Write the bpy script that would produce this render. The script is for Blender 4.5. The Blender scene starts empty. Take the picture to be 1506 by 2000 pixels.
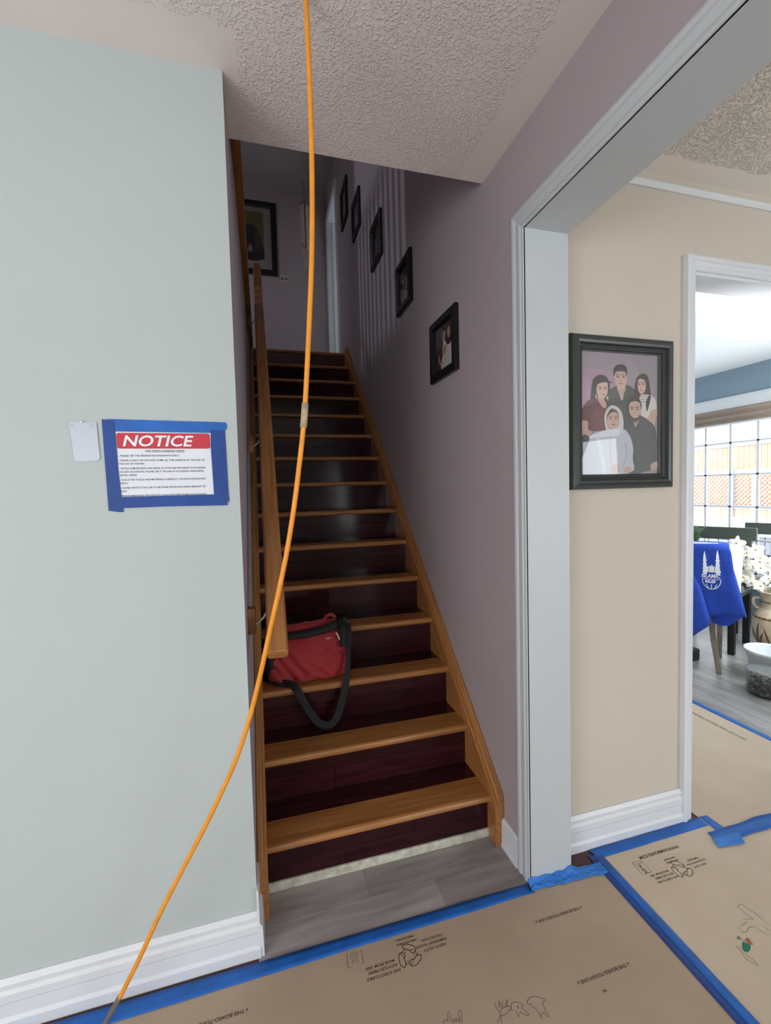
import bpy, bmesh, math, random
from mathutils import Vector, Matrix, noise
random.seed(7)
C = bpy.context
COL = C.scene.collection
PI = math.pi

# ------------------------------------------------------------------ camera
cam_d = bpy.data.cameras.new('camera')
cam = bpy.data.objects.new('camera', cam_d); COL.objects.link(cam)
cam_d.sensor_fit = 'VERTICAL'; cam_d.sensor_height = 24.0; cam_d.sensor_width = 24.0 * 1506 / 2000
cam_d.lens = 24.0 * 859.86 / 2000
cam_d.clip_start = 0.02
_r = Vector((0.96273, -0.26923, -0.02581)); _u = Vector((0.03808, 0.04046, 0.99846)); _f = Vector((0.26777, 0.96223, -0.0492))
cam.matrix_world = Matrix(((_r.x, _u.x, -_f.x, 0), (_r.y, _u.y, -_f.y, 0), (_r.z, _u.z, -_f.z, 1.3373), (0, 0, 0, 1)))
C.scene.camera = cam

# ------------------------------------------------------------------ colour management, world, lights
vs = C.scene.view_settings
vs.view_transform = 'Standard'; vs.look = 'None'; vs.gamma = 1.0; vs.exposure = 0.0
vs.use_curve_mapping = False
try:
    C.scene.cycles.use_denoising = True
    C.scene.cycles.max_bounces = 10; C.scene.cycles.diffuse_bounces = 6
    C.scene.cycles.transparent_max_bounces = 16
    C.scene.cycles.sample_clamp_indirect = 6.0
    C.scene.cycles.caustics_reflective = False; C.scene.cycles.caustics_refractive = False
except Exception:
    pass
world = bpy.data.worlds.new('sky'); C.scene.world = world; world.use_nodes = True
bg = world.node_tree.nodes['Background']
bg.inputs['Color'].default_value = (0.86, 0.93, 1.0, 1); bg.inputs['Strength'].default_value = 4.9


def area(name, loc, target, sx, sy, power, color, spread=PI, portal=False):
    l = bpy.data.lights.new(name, 'AREA'); l.shape = 'RECTANGLE'; l.size = sx; l.size_y = sy
    l.energy = power; l.color = color; l.spread = spread
    if portal: l.cycles.is_portal = True
    o = bpy.data.objects.new(name, l); COL.objects.link(o); o.location = loc
    o.rotation_euler = (Vector(target) - Vector(loc)).to_track_quat('-Z', 'Y').to_euler()
    return o

XK_ = 0.979
COOL = (0.88, 0.95, 1.0)
area('hall_window_light', (-1.35, -2.93, 1.30), (-0.7, 0, 2.15), 2.0, 1.9, 60, COOL)
area('riser_reflection_fill_light', (1.62, -2.93, 1.35), (1.0, 0, 1.6), 0.40, 1.4, 6, COOL)  # narrow unseen panel added to give the glossy risers a reflection
area('hall_side_fill_light', (-2.53, -0.7, 1.25), (0.8, 0.2, 1.95), 2.4, 1.8, 88, (0.97, 0.96, 1.0))  # fill added out of view to brighten the mauve stair wall from the left
area('living_window_light', (3.1, -2.93, 1.35), (2.6, 0, 2.05), 2.2, 1.8, 98, (0.86, 0.94, 1.0))
area('living_side_window_light', (4.50, -2.42, 1.20), (0, -1.2, 1.3), 0.7, 1.5, 16, COOL)
area('kitchen_window_portal', (4.50, 3.0, 1.15), (0, 3.0, 1.15), 2.3, 1.75, 1, (1, 1, 1), portal=True)
area('kitchen_fill_light', (3.6, 1.50, 1.35), (3.3, 4.2, 1.2), 1.4, 1.2, 36, COOL)  # added lamp behind the beige wall, no window there; brightens the kitchen
area('bulkhead_fill_light', (XK_ + .42, 1.74, 1.15), (2.9, 1.70, 2.30), 0.35, .8, 12, COOL, spread=0.7)  # hidden uplight added to whiten the bulkhead underside
area('upper_window_light', (-3.45, 2.92, 3.95), (0.8, 3.0, 3.0), 0.14, 0.7, 30, (0.80, 0.80, 1.0))
area('stairwell_fill_light', (0.0, 1.56, 3.75), (0.4, 5.0, 3.2), 1.0, 1.0, 3.6, (0.93, 0.92, 1.0))  # invented fill above the lower ceiling, lifts stairwell and back wall
area('upper_hall_fill_light', (-1.0, 4.0, 3.3), (0.5, 5.2, 2.9), 0.5, 1.0, 5, (0.90, 0.88, 1.0))  # extra unseen lamp, added to brighten the wall at the stair head
area('upper_room_light', (1.75, 4.9, 3.6), (0.9, 5.14, 3.4), 0.5, 1.2, 3.0, COOL)

# ------------------------------------------------------------------ materials
def lin(h):
    h = h.lstrip('#'); out = []
    for i in (0, 2, 4):
        c = int(h[i:i + 2], 16) / 255
        out.append(c / 12.92 if c <= 0.04045 else ((c + 0.055) / 1.055) ** 2.4)
    return (*out, 1)

def mat(name, color, rough=0.6, var=0.0, vscale=8.0, bump=0.0, bscale=200.0, metal=0.0, spec=0.5, stretch=None, color2=None, sheen=0, coat=0, detail=4, lo=.35, hi=.65):
    m = bpy.data.materials.new(name); m.use_nodes = True
    nt = m.node_tree; N = nt.nodes; L = nt.links; p = N['Principled BSDF']
    p.inputs['Roughness'].default_value = rough; p.inputs['Metallic'].default_value = metal
    p.inputs['Specular IOR Level'].default_value = spec
    if sheen: p.inputs['Sheen Weight'].default_value = sheen
    if coat: p.inputs['Coat Weight'].default_value = coat; p.inputs['Coat Roughness'].default_value = .15
    c1 = lin(color); c2 = lin(color2) if color2 else tuple(max(0, c * (1 - var)) for c in c1[:3]) + (1,)
    tc = N.new('ShaderNodeTexCoord'); mp = N.new('ShaderNodeMapping')
    if stretch: mp.inputs['Scale'].default_value = stretch
    L.new(tc.outputs['Object'], mp.inputs['Vector'])
    n = N.new('ShaderNodeTexNoise'); n.inputs['Scale'].default_value = vscale; n.inputs['Detail'].default_value = detail
    L.new(mp.outputs[0], n.inputs['Vector'])
    cr = N.new('ShaderNodeValToRGB'); cr.color_ramp.elements[0].position = lo; cr.color_ramp.elements[1].position = hi
    cr.color_ramp.elements[0].color = c2; cr.color_ramp.elements[1].color = c1
    L.new(n.outputs['Fac'], cr.inputs[0]); L.new(cr.outputs[0], p.inputs['Base Color'])
    if bump:
        b = N.new('ShaderNodeBump'); b.inputs['Strength'].default_value = bump; b.inputs['Distance'].default_value = 0.002
        n2 = N.new('ShaderNodeTexNoise'); n2.inputs['Scale'].default_value = bscale; n2.inputs['Detail'].default_value = 3
        L.new(mp.outputs[0] if stretch else tc.outputs['Object'], n2.inputs['Vector'])
        L.new(n2.outputs['Fac'], b.inputs['Height']); L.new(b.outputs[0], p.inputs['Normal'])
    return m

def popcorn(name, color, xlo, xhi, ylo, yhi):
    """textured ceiling paint with a smooth border outside the given world rectangle"""
    m = mat(name, color, .95, var=.06, vscale=3, spec=.1)
    nt = m.node_tree; N = nt.nodes; L = nt.links; p = N['Principled BSDF']
    tc = N.new('ShaderNodeTexCoord'); sx = N.new('ShaderNodeSeparateXYZ'); L.new(tc.outputs['Object'], sx.inputs[0])
    wob = N.new('ShaderNodeTexNoise'); wob.inputs['Scale'].default_value = 14; L.new(tc.outputs['Object'], wob.inputs['Vector'])
    fac = None
    for sock, lo, hi in (('X', xlo, xhi), ('Y', ylo, yhi)):
        ad = N.new('ShaderNodeMath'); ad.operation = 'MULTIPLY_ADD'; ad.inputs[1].default_value = .05
        L.new(wob.outputs['Fac'], ad.inputs[0]); L.new(sx.outputs[sock], ad.inputs[2])
        for v, op in ((lo, 'lo'), (hi, 'hi')):
            r = N.new('ShaderNodeMapRange'); L.new(ad.outputs[0], r.inputs['Value'])
            a, b = (v + .02, v + .035) if op == 'lo' else (v + .035, v + .02)
            r.inputs['From Min'].default_value = a; r.inputs['From Max'].default_value = b
            if fac is None: fac = r.outputs[0]
            else:
                mu = N.new('ShaderNodeMath'); mu.operation = 'MULTIPLY'; L.new(fac, mu.inputs[0]); L.new(r.outputs[0], mu.inputs[1]); fac = mu.outputs[0]
    n2 = N.new('ShaderNodeTexNoise'); n2.inputs['Scale'].default_value = 150; n2.inputs['Detail'].default_value = 2.5; n2.inputs['Distortion'].default_value = .4
    L.new(tc.outputs['Object'], n2.inputs['Vector'])
    r = N.new('ShaderNodeMapRange'); r.inputs['From Min'].default_value = .45; r.inputs['From Max'].default_value = .68; r.interpolation_type = 'SMOOTHSTEP'
    L.new(n2.outputs['Fac'], r.inputs['Value'])
    mu = N.new('ShaderNodeMath'); mu.operation = 'MULTIPLY'; L.new(r.outputs[0], mu.inputs[0]); L.new(fac, mu.inputs[1])
    b = N.new('ShaderNodeBump'); b.inputs['Strength'].default_value = .65; b.inputs['Distance'].default_value = 0.003
    L.new(mu.outputs[0], b.inputs['Height']); L.new(b.outputs[0], p.inputs['Normal'])
    return m

def planks(name, c1, c2, cm, bw, rh, axes='XY', rough=.3, streak=(2, 40, 40), sdark=.35, offset=.37, mortar=.0012, coat=0.0, shift=(0, 0, 0), spec=.5):
    m = bpy.data.materials.new(name); m.use_nodes = True
    nt = m.node_tree; N = nt.nodes; L = nt.links; p = N['Principled BSDF']
    p.inputs['Roughness'].default_value = rough; p.inputs['Specular IOR Level'].default_value = spec
    if coat: p.inputs['Coat Weight'].default_value = coat; p.inputs['Coat Roughness'].default_value = .12
    tc = N.new('ShaderNodeTexCoord'); s = N.new('ShaderNodeSeparateXYZ'); L.new(tc.outputs['Object'], s.inputs[0])
    cb = N.new('ShaderNodeCombineXYZ'); L.new(s.outputs[axes[0]], cb.inputs[0]); L.new(s.outputs[axes[1]], cb.inputs[1])
    mp0 = N.new('ShaderNodeMapping'); mp0.inputs['Location'].default_value = shift; L.new(cb.outputs[0], mp0.inputs[0])
    br = N.new('ShaderNodeTexBrick'); L.new(mp0.outputs[0], br.inputs['Vector'])
    br.inputs['Scale'].default_value = 1; br.inputs['Brick Width'].default_value = bw; br.inputs['Row Height'].default_value = rh
    br.inputs['Mortar Size'].default_value = mortar; br.inputs['Color1'].default_value = lin(c1); br.inputs['Color2'].default_value = lin(c2)
    br.inputs['Mortar'].default_value = lin(cm); br.offset = offset
    mp = N.new('ShaderNodeMapping'); mp.inputs['Scale'].default_value = streak; L.new(mp0.outputs[0], mp.inputs[0])
    n = N.new('ShaderNodeTexNoise'); n.inputs['Scale'].default_value = 1; n.inputs['Detail'].default_value = 6; n.inputs['Distortion'].default_value = .4
    L.new(mp.outputs[0], n.inputs['Vector'])
    r = N.new('ShaderNodeMapRange'); r.inputs['From Min'].default_value = .3; r.inputs['From Max'].default_value = .7
    r.inputs['To Min'].default_value = 1 - sdark; r.inputs['To Max'].default_value = 1.0; L.new(n.outputs['Fac'], r.inputs['Value'])
    mx = N.new('ShaderNodeMix'); mx.data_type = 'RGBA'; mx.blend_type = 'MULTIPLY'; mx.inputs['Factor'].default_value = 1
    L.new(br.outputs['Color'], mx.inputs['A']); L.new(r.outputs[0], mx.inputs['B']); L.new(mx.outputs['Result'], p.inputs['Base Color'])
    b = N.new('ShaderNodeBump'); b.inputs['Strength'].default_value = .5; b.inputs['Distance'].default_value = .001; b.invert = True
    L.new(br.outputs['Fac'], b.inputs['Height']); L.new(b.outputs[0], p.inputs['Normal'])
    return m

def glass(name, tint=(1, 1, 1, 1), refl=.08, rough=.02):
    m = bpy.data.materials.new(name); m.use_nodes = True
    nt = m.node_tree; N = nt.nodes; L = nt.links; N.remove(N['Principled BSDF']); out = N['Material Output']
    t = N.new('ShaderNodeBsdfTransparent'); t.inputs[0].default_value = tint
    g = N.new('ShaderNodeBsdfGlossy'); g.inputs['Roughness'].default_value = rough
    lw = N.new('ShaderNodeLayerWeight'); lw.inputs[0].default_value = .5
    pw = N.new('ShaderNodeMath'); pw.operation = 'POWER'; pw.inputs[1].default_value = 4; L.new(lw.outputs['Facing'], pw.inputs[0])
    fr = N.new('ShaderNodeMath'); fr.operation = 'MULTIPLY_ADD'; fr.inputs[1].default_value = 1 - refl; fr.inputs[2].default_value = refl; L.new(pw.outputs[0], fr.inputs[0])
    mx = N.new('ShaderNodeMixShader'); L.new(fr.outputs[0], mx.inputs[0]); L.new(t.outputs[0], mx.inputs[1]); L.new(g.outputs[0], mx.inputs[2])
    L.new(mx.outputs[0], out.inputs[0])
    return m

def oak(name, axis, c1='#b27b44', c2='#8c5a2d', rough=.38):
    st = {'X': (1.2, 22, 22), 'Y': (22, 1.2, 22), 'Z': (22, 22, 1.2)}[axis]
    return mat(name, c1, rough, color2=c2, vscale=3.2, stretch=st, detail=7, lo=.3, hi=.72, bump=.15, bscale=6, coat=.15)

M = {}
def oak_slope(name, th):
    m = oak(name, 'Y'); mp = [n for n in m.node_tree.nodes if n.type == 'MAPPING'][0]
    mp.vector_type = 'TEXTURE'; mp.inputs['Rotation'].default_value = (th, 0, 0); mp.inputs['Scale'].default_value = (1 / 22, 1 / 1.2, 1 / 22)
    return m
M['oakS'] = oak_slope('oak_along_stairs', math.atan(.9205))
M['sage'] = mat('pale_grey_green_paint', '#b7c0bf', .75, var=.03, vscale=2, bump=.12, bscale=260, spec=.25)
M['mauve'] = mat('mauve_paint', '#a79c9f', .75, var=.04, vscale=2, bump=.12, bscale=260, spec=.25)
M['beige'] = mat('beige_paint', '#cbc1b4', .75, var=.03, vscale=2, bump=.1, bscale=260, spec=.25)
M['kitchen_wall'] = mat('blue_grey_paint', '#8397a6', .7, var=.03, vscale=2, spec=.25)
M['kitchen_white'] = mat('kitchen_white_paint', '#f2f4f4', .7, var=.02, vscale=2, spec=.25)
M['white'] = mat('white_trim_paint', '#d9dce0', .38, var=.03, vscale=5)
M['white2'] = mat('white_jamb_paint', '#bec3c6', .45, var=.03, vscale=4)
M['pop_hall'] = popcorn('textured_ceiling_hall', '#e9e0dc', -0.03, .715, -9, 9)
M['pop_front'] = popcorn('textured_ceiling_front', '#e9e0dc', -9, .715, -9, 1.15)
M['pop_living'] = popcorn('textured_ceiling_living', '#f3eee7', 1.0, 9, -9, 1.23)
for _n in M['pop_living'].node_tree.nodes:
    if _n.type == 'BUMP': _n.inputs['Strength'].default_value = 1.0; _n.inputs['Distance'].default_value = .005
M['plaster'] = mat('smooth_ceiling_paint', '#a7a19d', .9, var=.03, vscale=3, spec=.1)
M['oakX'] = oak('oak_along_x', 'X'); M['oakY'] = oak('oak_along_y', 'Y'); M['oakZ'] = oak('oak_along_z', 'Z')
M['cherry_r'] = planks('cherry_riser_boards', '#34151a', '#411c22', '#120606', .70, .0875, 'XZ', .13, (5, 60, 1), .5, coat=.04, shift=(.21, 0, 0), spec=.26)
M['cherry_t'] = planks('cherry_tread_boards', '#35151a', '#431c1f', '#120606', .75, .19, 'XY', .15, (5, 60, 1), .5, coat=.04, spec=.3)
M['vinyl'] = planks('grey_vinyl_planks', '#b4acab', '#9a9293', '#7b7576', .62, .115, 'XY', .5, (3.5, 26, 1), .42, shift=(.1, .02, 0), mortar=.0006)
M['kfloor'] = planks('pale_grey_vinyl_planks', '#b3b1ae', '#96948f', '#7b7976', .9, .16, 'YX', .35, (2.5, 16, 1), .45, mortar=.0008)
M['redfloor'] = planks('red_brown_laminate', '#5a2f27', '#4a251f', '#1c0d0a', .6, .09, 'XY', .35, (4, 50, 1), .4)
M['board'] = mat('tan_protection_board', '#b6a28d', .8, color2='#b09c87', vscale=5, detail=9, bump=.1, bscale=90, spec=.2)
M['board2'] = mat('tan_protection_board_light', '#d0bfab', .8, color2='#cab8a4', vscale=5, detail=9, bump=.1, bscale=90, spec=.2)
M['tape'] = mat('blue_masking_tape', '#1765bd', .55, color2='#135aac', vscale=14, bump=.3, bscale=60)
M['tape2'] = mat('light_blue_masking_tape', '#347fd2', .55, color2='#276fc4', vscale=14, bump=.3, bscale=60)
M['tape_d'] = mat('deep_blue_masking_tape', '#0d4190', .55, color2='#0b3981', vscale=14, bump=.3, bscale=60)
M['ink'] = mat('dark_print_ink', '#54463c', .8)
M['pencil'] = mat('pencil_line', '#5c5149', .8)
M['paper'] = mat('white_paper', '#dfe2ea', .7)
M['red_print'] = mat('red_print', '#c23a44', .7)
M['blackink'] = mat('black_print_ink', '#34363c', .7)
M['white_print'] = mat('white_print', '#e9ebf0', .7)
M['blackframe'] = mat('black_picture_frame', '#101011', .35, var=.2, vscale=10)
M['greyframe'] = mat('charcoal_picture_frame', '#3b403e', .33, var=.15, vscale=10)
M['cord'] = mat('orange_cable', '#f09a26', .45, var=.12, vscale=30)
M['cord_grey'] = mat('grey_cable_sleeve', '#6c6460', .5)
M['cord_tape'] = mat('pale_wrapping_tape', '#b7a380', .4, var=.25, vscale=90)
M['steel'] = mat('brushed_steel', '#b9b6ae', .35, metal=.8)
M['brass'] = mat('dull_brass', '#9b8a63', .4, metal=.7)
M['red'] = mat('red_nylon_fabric', '#9c161e', .7, var=.15, vscale=9, bump=.2, bscale=300, sheen=.2)
M['black'] = mat('black_webbing', '#0d0d0f', .75, bump=.2, bscale=400)
M['black_wood'] = mat('black_painted_wood', '#1b1d1f', .4, var=.2)
M['olive_wood'] = mat('dark_olive_wood', '#3f4640', .5, var=.1)
M['taupe'] = mat('taupe_wood', '#7d7263', .55, color2='#6a6052', vscale=5, stretch=(20, 20, 2))
M['cream'] = mat('cream_upholstery', '#dfe0d5', .8, var=.04, vscale=20)
M['shirt'] = mat('royal_blue_cotton', '#1645b2', .85, color2='#133ca0', vscale=18, sheen=.2)
M['shirt_logo'] = mat('white_shirt_print', '#e8ecf3', .8)
M['vase'] = mat('sand_glazed_ceramic', '#e0cfb6', .5, color2='#c7af90', vscale=9)
M['vase_d'] = mat('brown_glaze', '#6f5a40', .5, var=.2, vscale=20)
M['petal'] = mat('white_orchid_petal', '#f1eee2', .6, var=.05, vscale=40)
M['petal_c'] = mat('yellow_orchid_throat', '#d2b37a', .6)
M['leaf'] = mat('green_leaf', '#4f6b4c', .5, var=.3, vscale=20)
M['stem'] = mat('olive_stem', '#6f7340', .6)
M['plastic'] = mat('white_translucent_plastic', '#dfe5e8', .35)
M['pebble'] = mat('dark_pebbles', '#6e6a60', .7, color2='#2c2b29', vscale=60)
M['terra'] = mat('brown_pot', '#7a5a48', .7)
M['shade'] = mat('taupe_roman_shade_fabric', '#a8978a', .85, var=.08, vscale=6)
M['snow'] = mat('snow', '#f6f8fb', .9, var=.02, vscale=2)
M['fence'] = mat('tan_fence_wood', '#c9a78f', .8, color2='#bb967c', vscale=4, stretch=(1, 1, 8))
M['fence_grey'] = mat('weathered_grey_wood', '#a2a3a8', .8, color2='#8f9097', vscale=4, stretch=(8, 8, 1))
M['lattice'] = mat('tan_lattice_wood', '#c39a85', .8, var=.15, vscale=6)
M['siding'] = mat('pale_grey_siding', '#c9cbd2', .8, var=.05)
M['roof'] = mat('grey_roof', '#b4b8c0', .8)
M['glass'] = glass('window_glass'); M['pglass'] = glass('picture_glass')
M['sleeve'] = glass('clear_plastic_sleeve', (.93, .95, .99, 1), rough=.25)

# ------------------------------------------------------------------ mesh helpers
def new_bm(): return bmesh.new()

def box(bm, x0, x1, y0, y1, z0, z1, mi=0, faces=None):
    v = [bm.verts.new((x, y, z)) for x in (x0, x1) for y in (y0, y1) for z in (z0, z1)]
    idx = {'-x': (0, 1, 3, 2), '+x': (4, 6, 7, 5), '-y': (0, 4, 5, 1), '+y': (2, 3, 7, 6), '-z': (0, 2, 6, 4), '+z': (1, 5, 7, 3)}
    for k, i in idx.items():
        f = bm.faces.new([v[j] for j in i]); f.material_index = (faces or {}).get(k, mi)
    return bm

def obj(name, bm, m, parent=None, smooth=False, bevel=0, sub=0, solid=0):
    me = bpy.data.meshes.new(name)
    bmesh.ops.recalc_face_normals(bm, faces=bm.faces)
    bm.to_mesh(me); bm.free()
    for x in (m if isinstance(m, (list, tuple)) else [m]): me.materials.append(M[x] if isinstance(x, str) else x)
    o = bpy.data.objects.new(name, me); COL.objects.link(o)
    if smooth:
        for p in me.polygons: p.use_smooth = True
    if solid:
        s = o.modifiers.new('solid', 'SOLIDIFY'); s.thickness = solid; s.offset = 0
    if bevel:
        b = o.modifiers.new('bevel', 'BEVEL'); b.width = bevel; b.segments = 2; b.limit_method = 'ANGLE'
    if sub:
        s = o.modifiers.new('sub', 'SUBSURF'); s.levels = sub; s.render_levels = sub
    if parent is not None:
        o.parent = parent; o.location = -parent.location
    return o

def thing(name, label, cat, loc=(0, 0, 0), group=None):
    """an Empty at the thing's base; parts are written in world coordinates and shifted by obj()"""
    o = bpy.data.objects.new(name, None); COL.objects.link(o); o.location = loc; o.empty_display_size = .05
    o['label'] = label; o['category'] = cat
    if group: o['group'] = group
    return o

def sub(name, bm, m, part, **k):
    """a sub-part: its part already sits at an offset from world, so no further shift"""
    o = obj(name, bm, m, None, **k); o.parent = part; return o

def tag(o, label, cat, group=None, kind=None):
    o['label'] = label; o['category'] = cat
    if group: o['group'] = group
    if kind: o['kind'] = kind
    return o

def struct(name, bm, m, label=None, **k):
    o = obj(name, bm, m, None, **k); o['kind'] = 'structure'
    if label: o['label'] = label
    return o

def extr(bm, pts, a, b, mi=0):
    """prism between two lists of 3-D points"""
    va = [bm.verts.new(p) for p in a]; vb = [bm.verts.new(p) for p in b]; n = len(va)
    for i in range(n):
        f = bm.faces.new((va[i], va[(i + 1) % n], vb[(i + 1) % n], vb[i])); f.material_index = mi
    bm.faces.new(va[::-1]).material_index = mi; bm.faces.new(vb).material_index = mi

def moulding(bm, prof, p0, p1, side, out, m0=0, m1=0):
    """profile (w along side, h along out) swept from p0 to p1; ends mitred by m*w along the run"""
    p0, p1, side, out = map(Vector, (p0, p1, side, out)); d = (p1 - p0).normalized()
    a = [p0 + side * w + out * h + d * (m0 * w) for w, h in prof]
    b = [p1 + side * w + out * h + d * (m1 * w) for w, h in prof]
    extr(bm, None, a, b)

def tube(bm, pts, r, seg=10, caps=True):
    pts = [Vector(p) for p in pts]; rings = []; prev = None
    for i, p in enumerate(pts):
        t = (pts[min(i + 1, len(pts) - 1)] - pts[max(i - 1, 0)]).normalized()
        a = prev - t * prev.dot(t) if prev is not None else (Vector((0, 0, 1)) if abs(t.z) < .9 else Vector((1, 0, 0))).cross(t)
        a.normalize(); prev = a; b = t.cross(a); rr = r[i] if isinstance(r, (list, tuple)) else r
        rings.append([bm.verts.new(p + (a * math.cos(2 * PI * k / seg) + b * math.sin(2 * PI * k / seg)) * rr) for k in range(seg)])
    for q, w in zip(rings, rings[1:]):
        for k in range(seg): bm.faces.new((q[k], q[(k + 1) % seg], w[(k + 1) % seg], w[k]))
    if caps: bm.faces.new(rings[0][::-1]); bm.faces.new(rings[-1])
    return bm

def ribbon(bm, pts, wv, th=0, nrm=None):
    """flat band along pts; wv = width vector(s), optional thickness along nrm"""
    pts = [Vector(p) for p in pts]; W = wv if isinstance(wv, list) else [wv] * len(pts)
    a = [bm.verts.new(p - Vector(w) / 2) for p, w in zip(pts, W)]; b = [bm.verts.new(p + Vector(w) / 2) for p, w in zip(pts, W)]
    for i in range(len(pts) - 1): bm.faces.new((a[i], b[i], b[i + 1], a[i + 1]))
    return bm

def cr(pts, n=8, closed=False):
    P = [Vector(p) for p in pts]; out = []; N_ = len(P)
    for i in range(N_ if closed else N_ - 1):
        if closed: p = [P[(i + k) % N_] for k in (-1, 0, 1, 2)]
        else: p = [P[max(0, min(N_ - 1, i + k))] for k in (-1, 0, 1, 2)]
        for j in range(n):
            t = j / n
            out.append(.5 * ((2 * p[1]) + (p[2] - p[0]) * t + (2 * p[0] - 5 * p[1] + 4 * p[2] - p[3]) * t * t + (3 * p[1] - p[0] - 3 * p[2] + p[3]) * t ** 3))
    if not closed: out.append(P[-1])
    return out

def lathe(bm, prof, c, seg=32, cap_bottom=True, cap_top=False):
    rings = [[bm.verts.new((c[0] + r * math.cos(2 * PI * k / seg), c[1] + r * math.sin(2 * PI * k / seg), c[2] + z)) for k in range(seg)] for r, z in prof]
    for q, w in zip(rings, rings[1:]):
        for k in range(seg): bm.faces.new((q[k], q[(k + 1) % seg], w[(k + 1) % seg], w[k]))
    if cap_bottom: bm.faces.new(rings[0][::-1])
    if cap_top: bm.faces.new(rings[-1])
    return bm

def poly(bm, pts2, F, smooth=0, closed=True):
    """filled flat outline; F maps (u, v) to 3-D"""
    p = [(a, b, 0) for a, b in pts2]
    if smooth: p = [tuple(q) for q in cr(p, smooth, True)]
    vs_ = [bm.verts.new(F(q[0], q[1])) for q in p]
    f = bm.faces.new(vs_)
    bmesh.ops.triangulate(bm, faces=[f])
    return bm

def stroke(bm, pts2, w, F, smooth=5):
    """a drawn line of width w; F maps (u, v) to 3-D"""
    P = cr([(a, b, 0) for a, b in pts2], smooth) if smooth and len(pts2) > 2 else [Vector((a, b, 0)) for a, b in pts2]
    L_, R_ = [], []
    for i, p in enumerate(P):
        t = P[min(i + 1, len(P) - 1)] - P[max(i - 1, 0)]
        if t.length < 1e-9: t = Vector((1, 0, 0))
        t.normalize(); n = Vector((-t.y, t.x, 0)) * w / 2
        L_.append(bm.verts.new(F(p.x + n.x, p.y + n.y))); R_.append(bm.verts.new(F(p.x - n.x, p.y - n.y)))
    for i in range(len(P) - 1): bm.faces.new((L_[i], R_[i], R_[i + 1], L_[i + 1]))
    return bm

def text(bm, body, size, F, bold=0.0, shear=0.0, align='LEFT', sx=1.0):
    cu = bpy.data.curves.new('t', 'FONT'); cu.body = body; cu.size = size; cu.offset = bold; cu.shear = shear; cu.align_x = align
    cu.resolution_u = 3
    o = bpy.data.objects.new('t', cu); COL.objects.link(o); C.view_layer.update()
    me = bpy.data.meshes.new_from_object(o.evaluated_get(C.evaluated_depsgraph_get()))
    vs_ = [bm.verts.new(F(v.co.x * sx, v.co.y)) for v in me.vertices]
    for p in me.polygons:
        try: bm.faces.new([vs_[i] for i in p.vertices])
        except ValueError: pass
    bpy.data.objects.remove(o); bpy.data.curves.remove(cu); bpy.data.meshes.remove(me)
    return bm

# ------------------------------------------------------------------ dimensions
XL, XR, TW = -0.06, 0.824, 0.155
XK = XR + TW            # far face of the right stair wall
YW = 1.286              # face of left wall
HC = 2.457              # ceiling
YC = 1.515              # edge of stair opening
RISE, RUN, Y0 = .175, .1901, 1.448
Z2 = 15 * RISE
YJ, HO = 1.247, 2.149   # end and height of wide opening
YB = 1.323              # beige wall face
YF, ZU = 5.2, 4.73      # upper back wall, upper ceiling
XW = 4.564              # kitchen window wall

# ------------------------------------------------------------------ structure: walls
bm = new_bm(); box(bm, -2.6, XL, YW, YW + .1, 0, HC, 0, {'+x': 1})
box(bm, XL - .12, XL, YW + .1, 4.12, 0, 2.585, 1)
struct('wall_left', bm, ['sage', 'mauve'], 'pale grey-green wall whose return beside the stairs is mauve')

bm = new_bm()
LO = {'-x': 1, '+x': 0, '-y': 0}
fm = {'-x': 0, '+x': 1, '-y': 0, '-z': 0}
y_a = YJ + .012
box(bm, XR, XK, y_a, YC, 0, HC, 0, fm)
box(bm, XR, XK, YC, 4.53, 0, ZU, 0, fm)
box(bm, XR, XK, 4.53, 5.14, 0, Z2, 0, fm)
box(bm, XR, XK, 4.53, 5.14, 4.40, ZU, 0, fm)
box(bm, XR, XK, 5.14, YF + .1, 0, ZU, 0, fm)
box(bm, XR, XK, -2.8, y_a, HO + .012, HC, 0, fm)
box(bm, XR, XK, -3.0, -2.8, 0, HC, 0, fm)
struct('wall_right', bm, ['mauve', 'beige'], 'mauve wall rising beside the stairs')

bm = new_bm()   # beige wall with kitchen doorway
bf = {'+y': 1}
box(bm, XK, 1.60, YB, YB + .11, 0, HC, 0, bf)
box(bm, 1.60, 2.40, YB, YB + .11, 2.13, HC, 0, bf)
box(bm, 2.40, XW, YB, YB + .11, 0, HC, 0, bf)
struct('wall_beige', bm, ['beige', 'kitchen_white'], 'beige wall with the kitchen doorway')

bm = new_bm()   # window wall of kitchen and living room
Wy0, Wy1, Wz0, Wz1 = 1.85, 4.10, .33, 2.03
box(bm, XW, XW + .14, YB, Wy0, 0, HC); box(bm, XW, XW + .14, Wy1, 4.42, 0, HC)
box(bm, XW, XW + .14, Wy0, Wy1, 0, Wz0); box(bm, XW, XW + .14, Wy0, Wy1, Wz1, HC)
struct('wall_window', bm, 'kitchen_wall', 'blue-grey kitchen wall around the gridded window')
bm = new_bm(); box(bm, XW, XW + .14, -3.0, YB, 0, HC); struct('wall_living', bm, 'beige')
bm = new_bm(); box(bm, XK, XW, 4.3, 4.42, 0, HC); struct('wall_kitchen_back', bm, 'kitchen_white')
bm = new_bm(); box(bm, -2.6, XW, -3.12, -3.0, 0, HC); struct('wall_rear', bm, 'sage')
bm = new_bm(); box(bm, -2.72, -2.6, -3.12, YW + .1, 0, HC); struct('wall_side', bm, 'sage')

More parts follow.
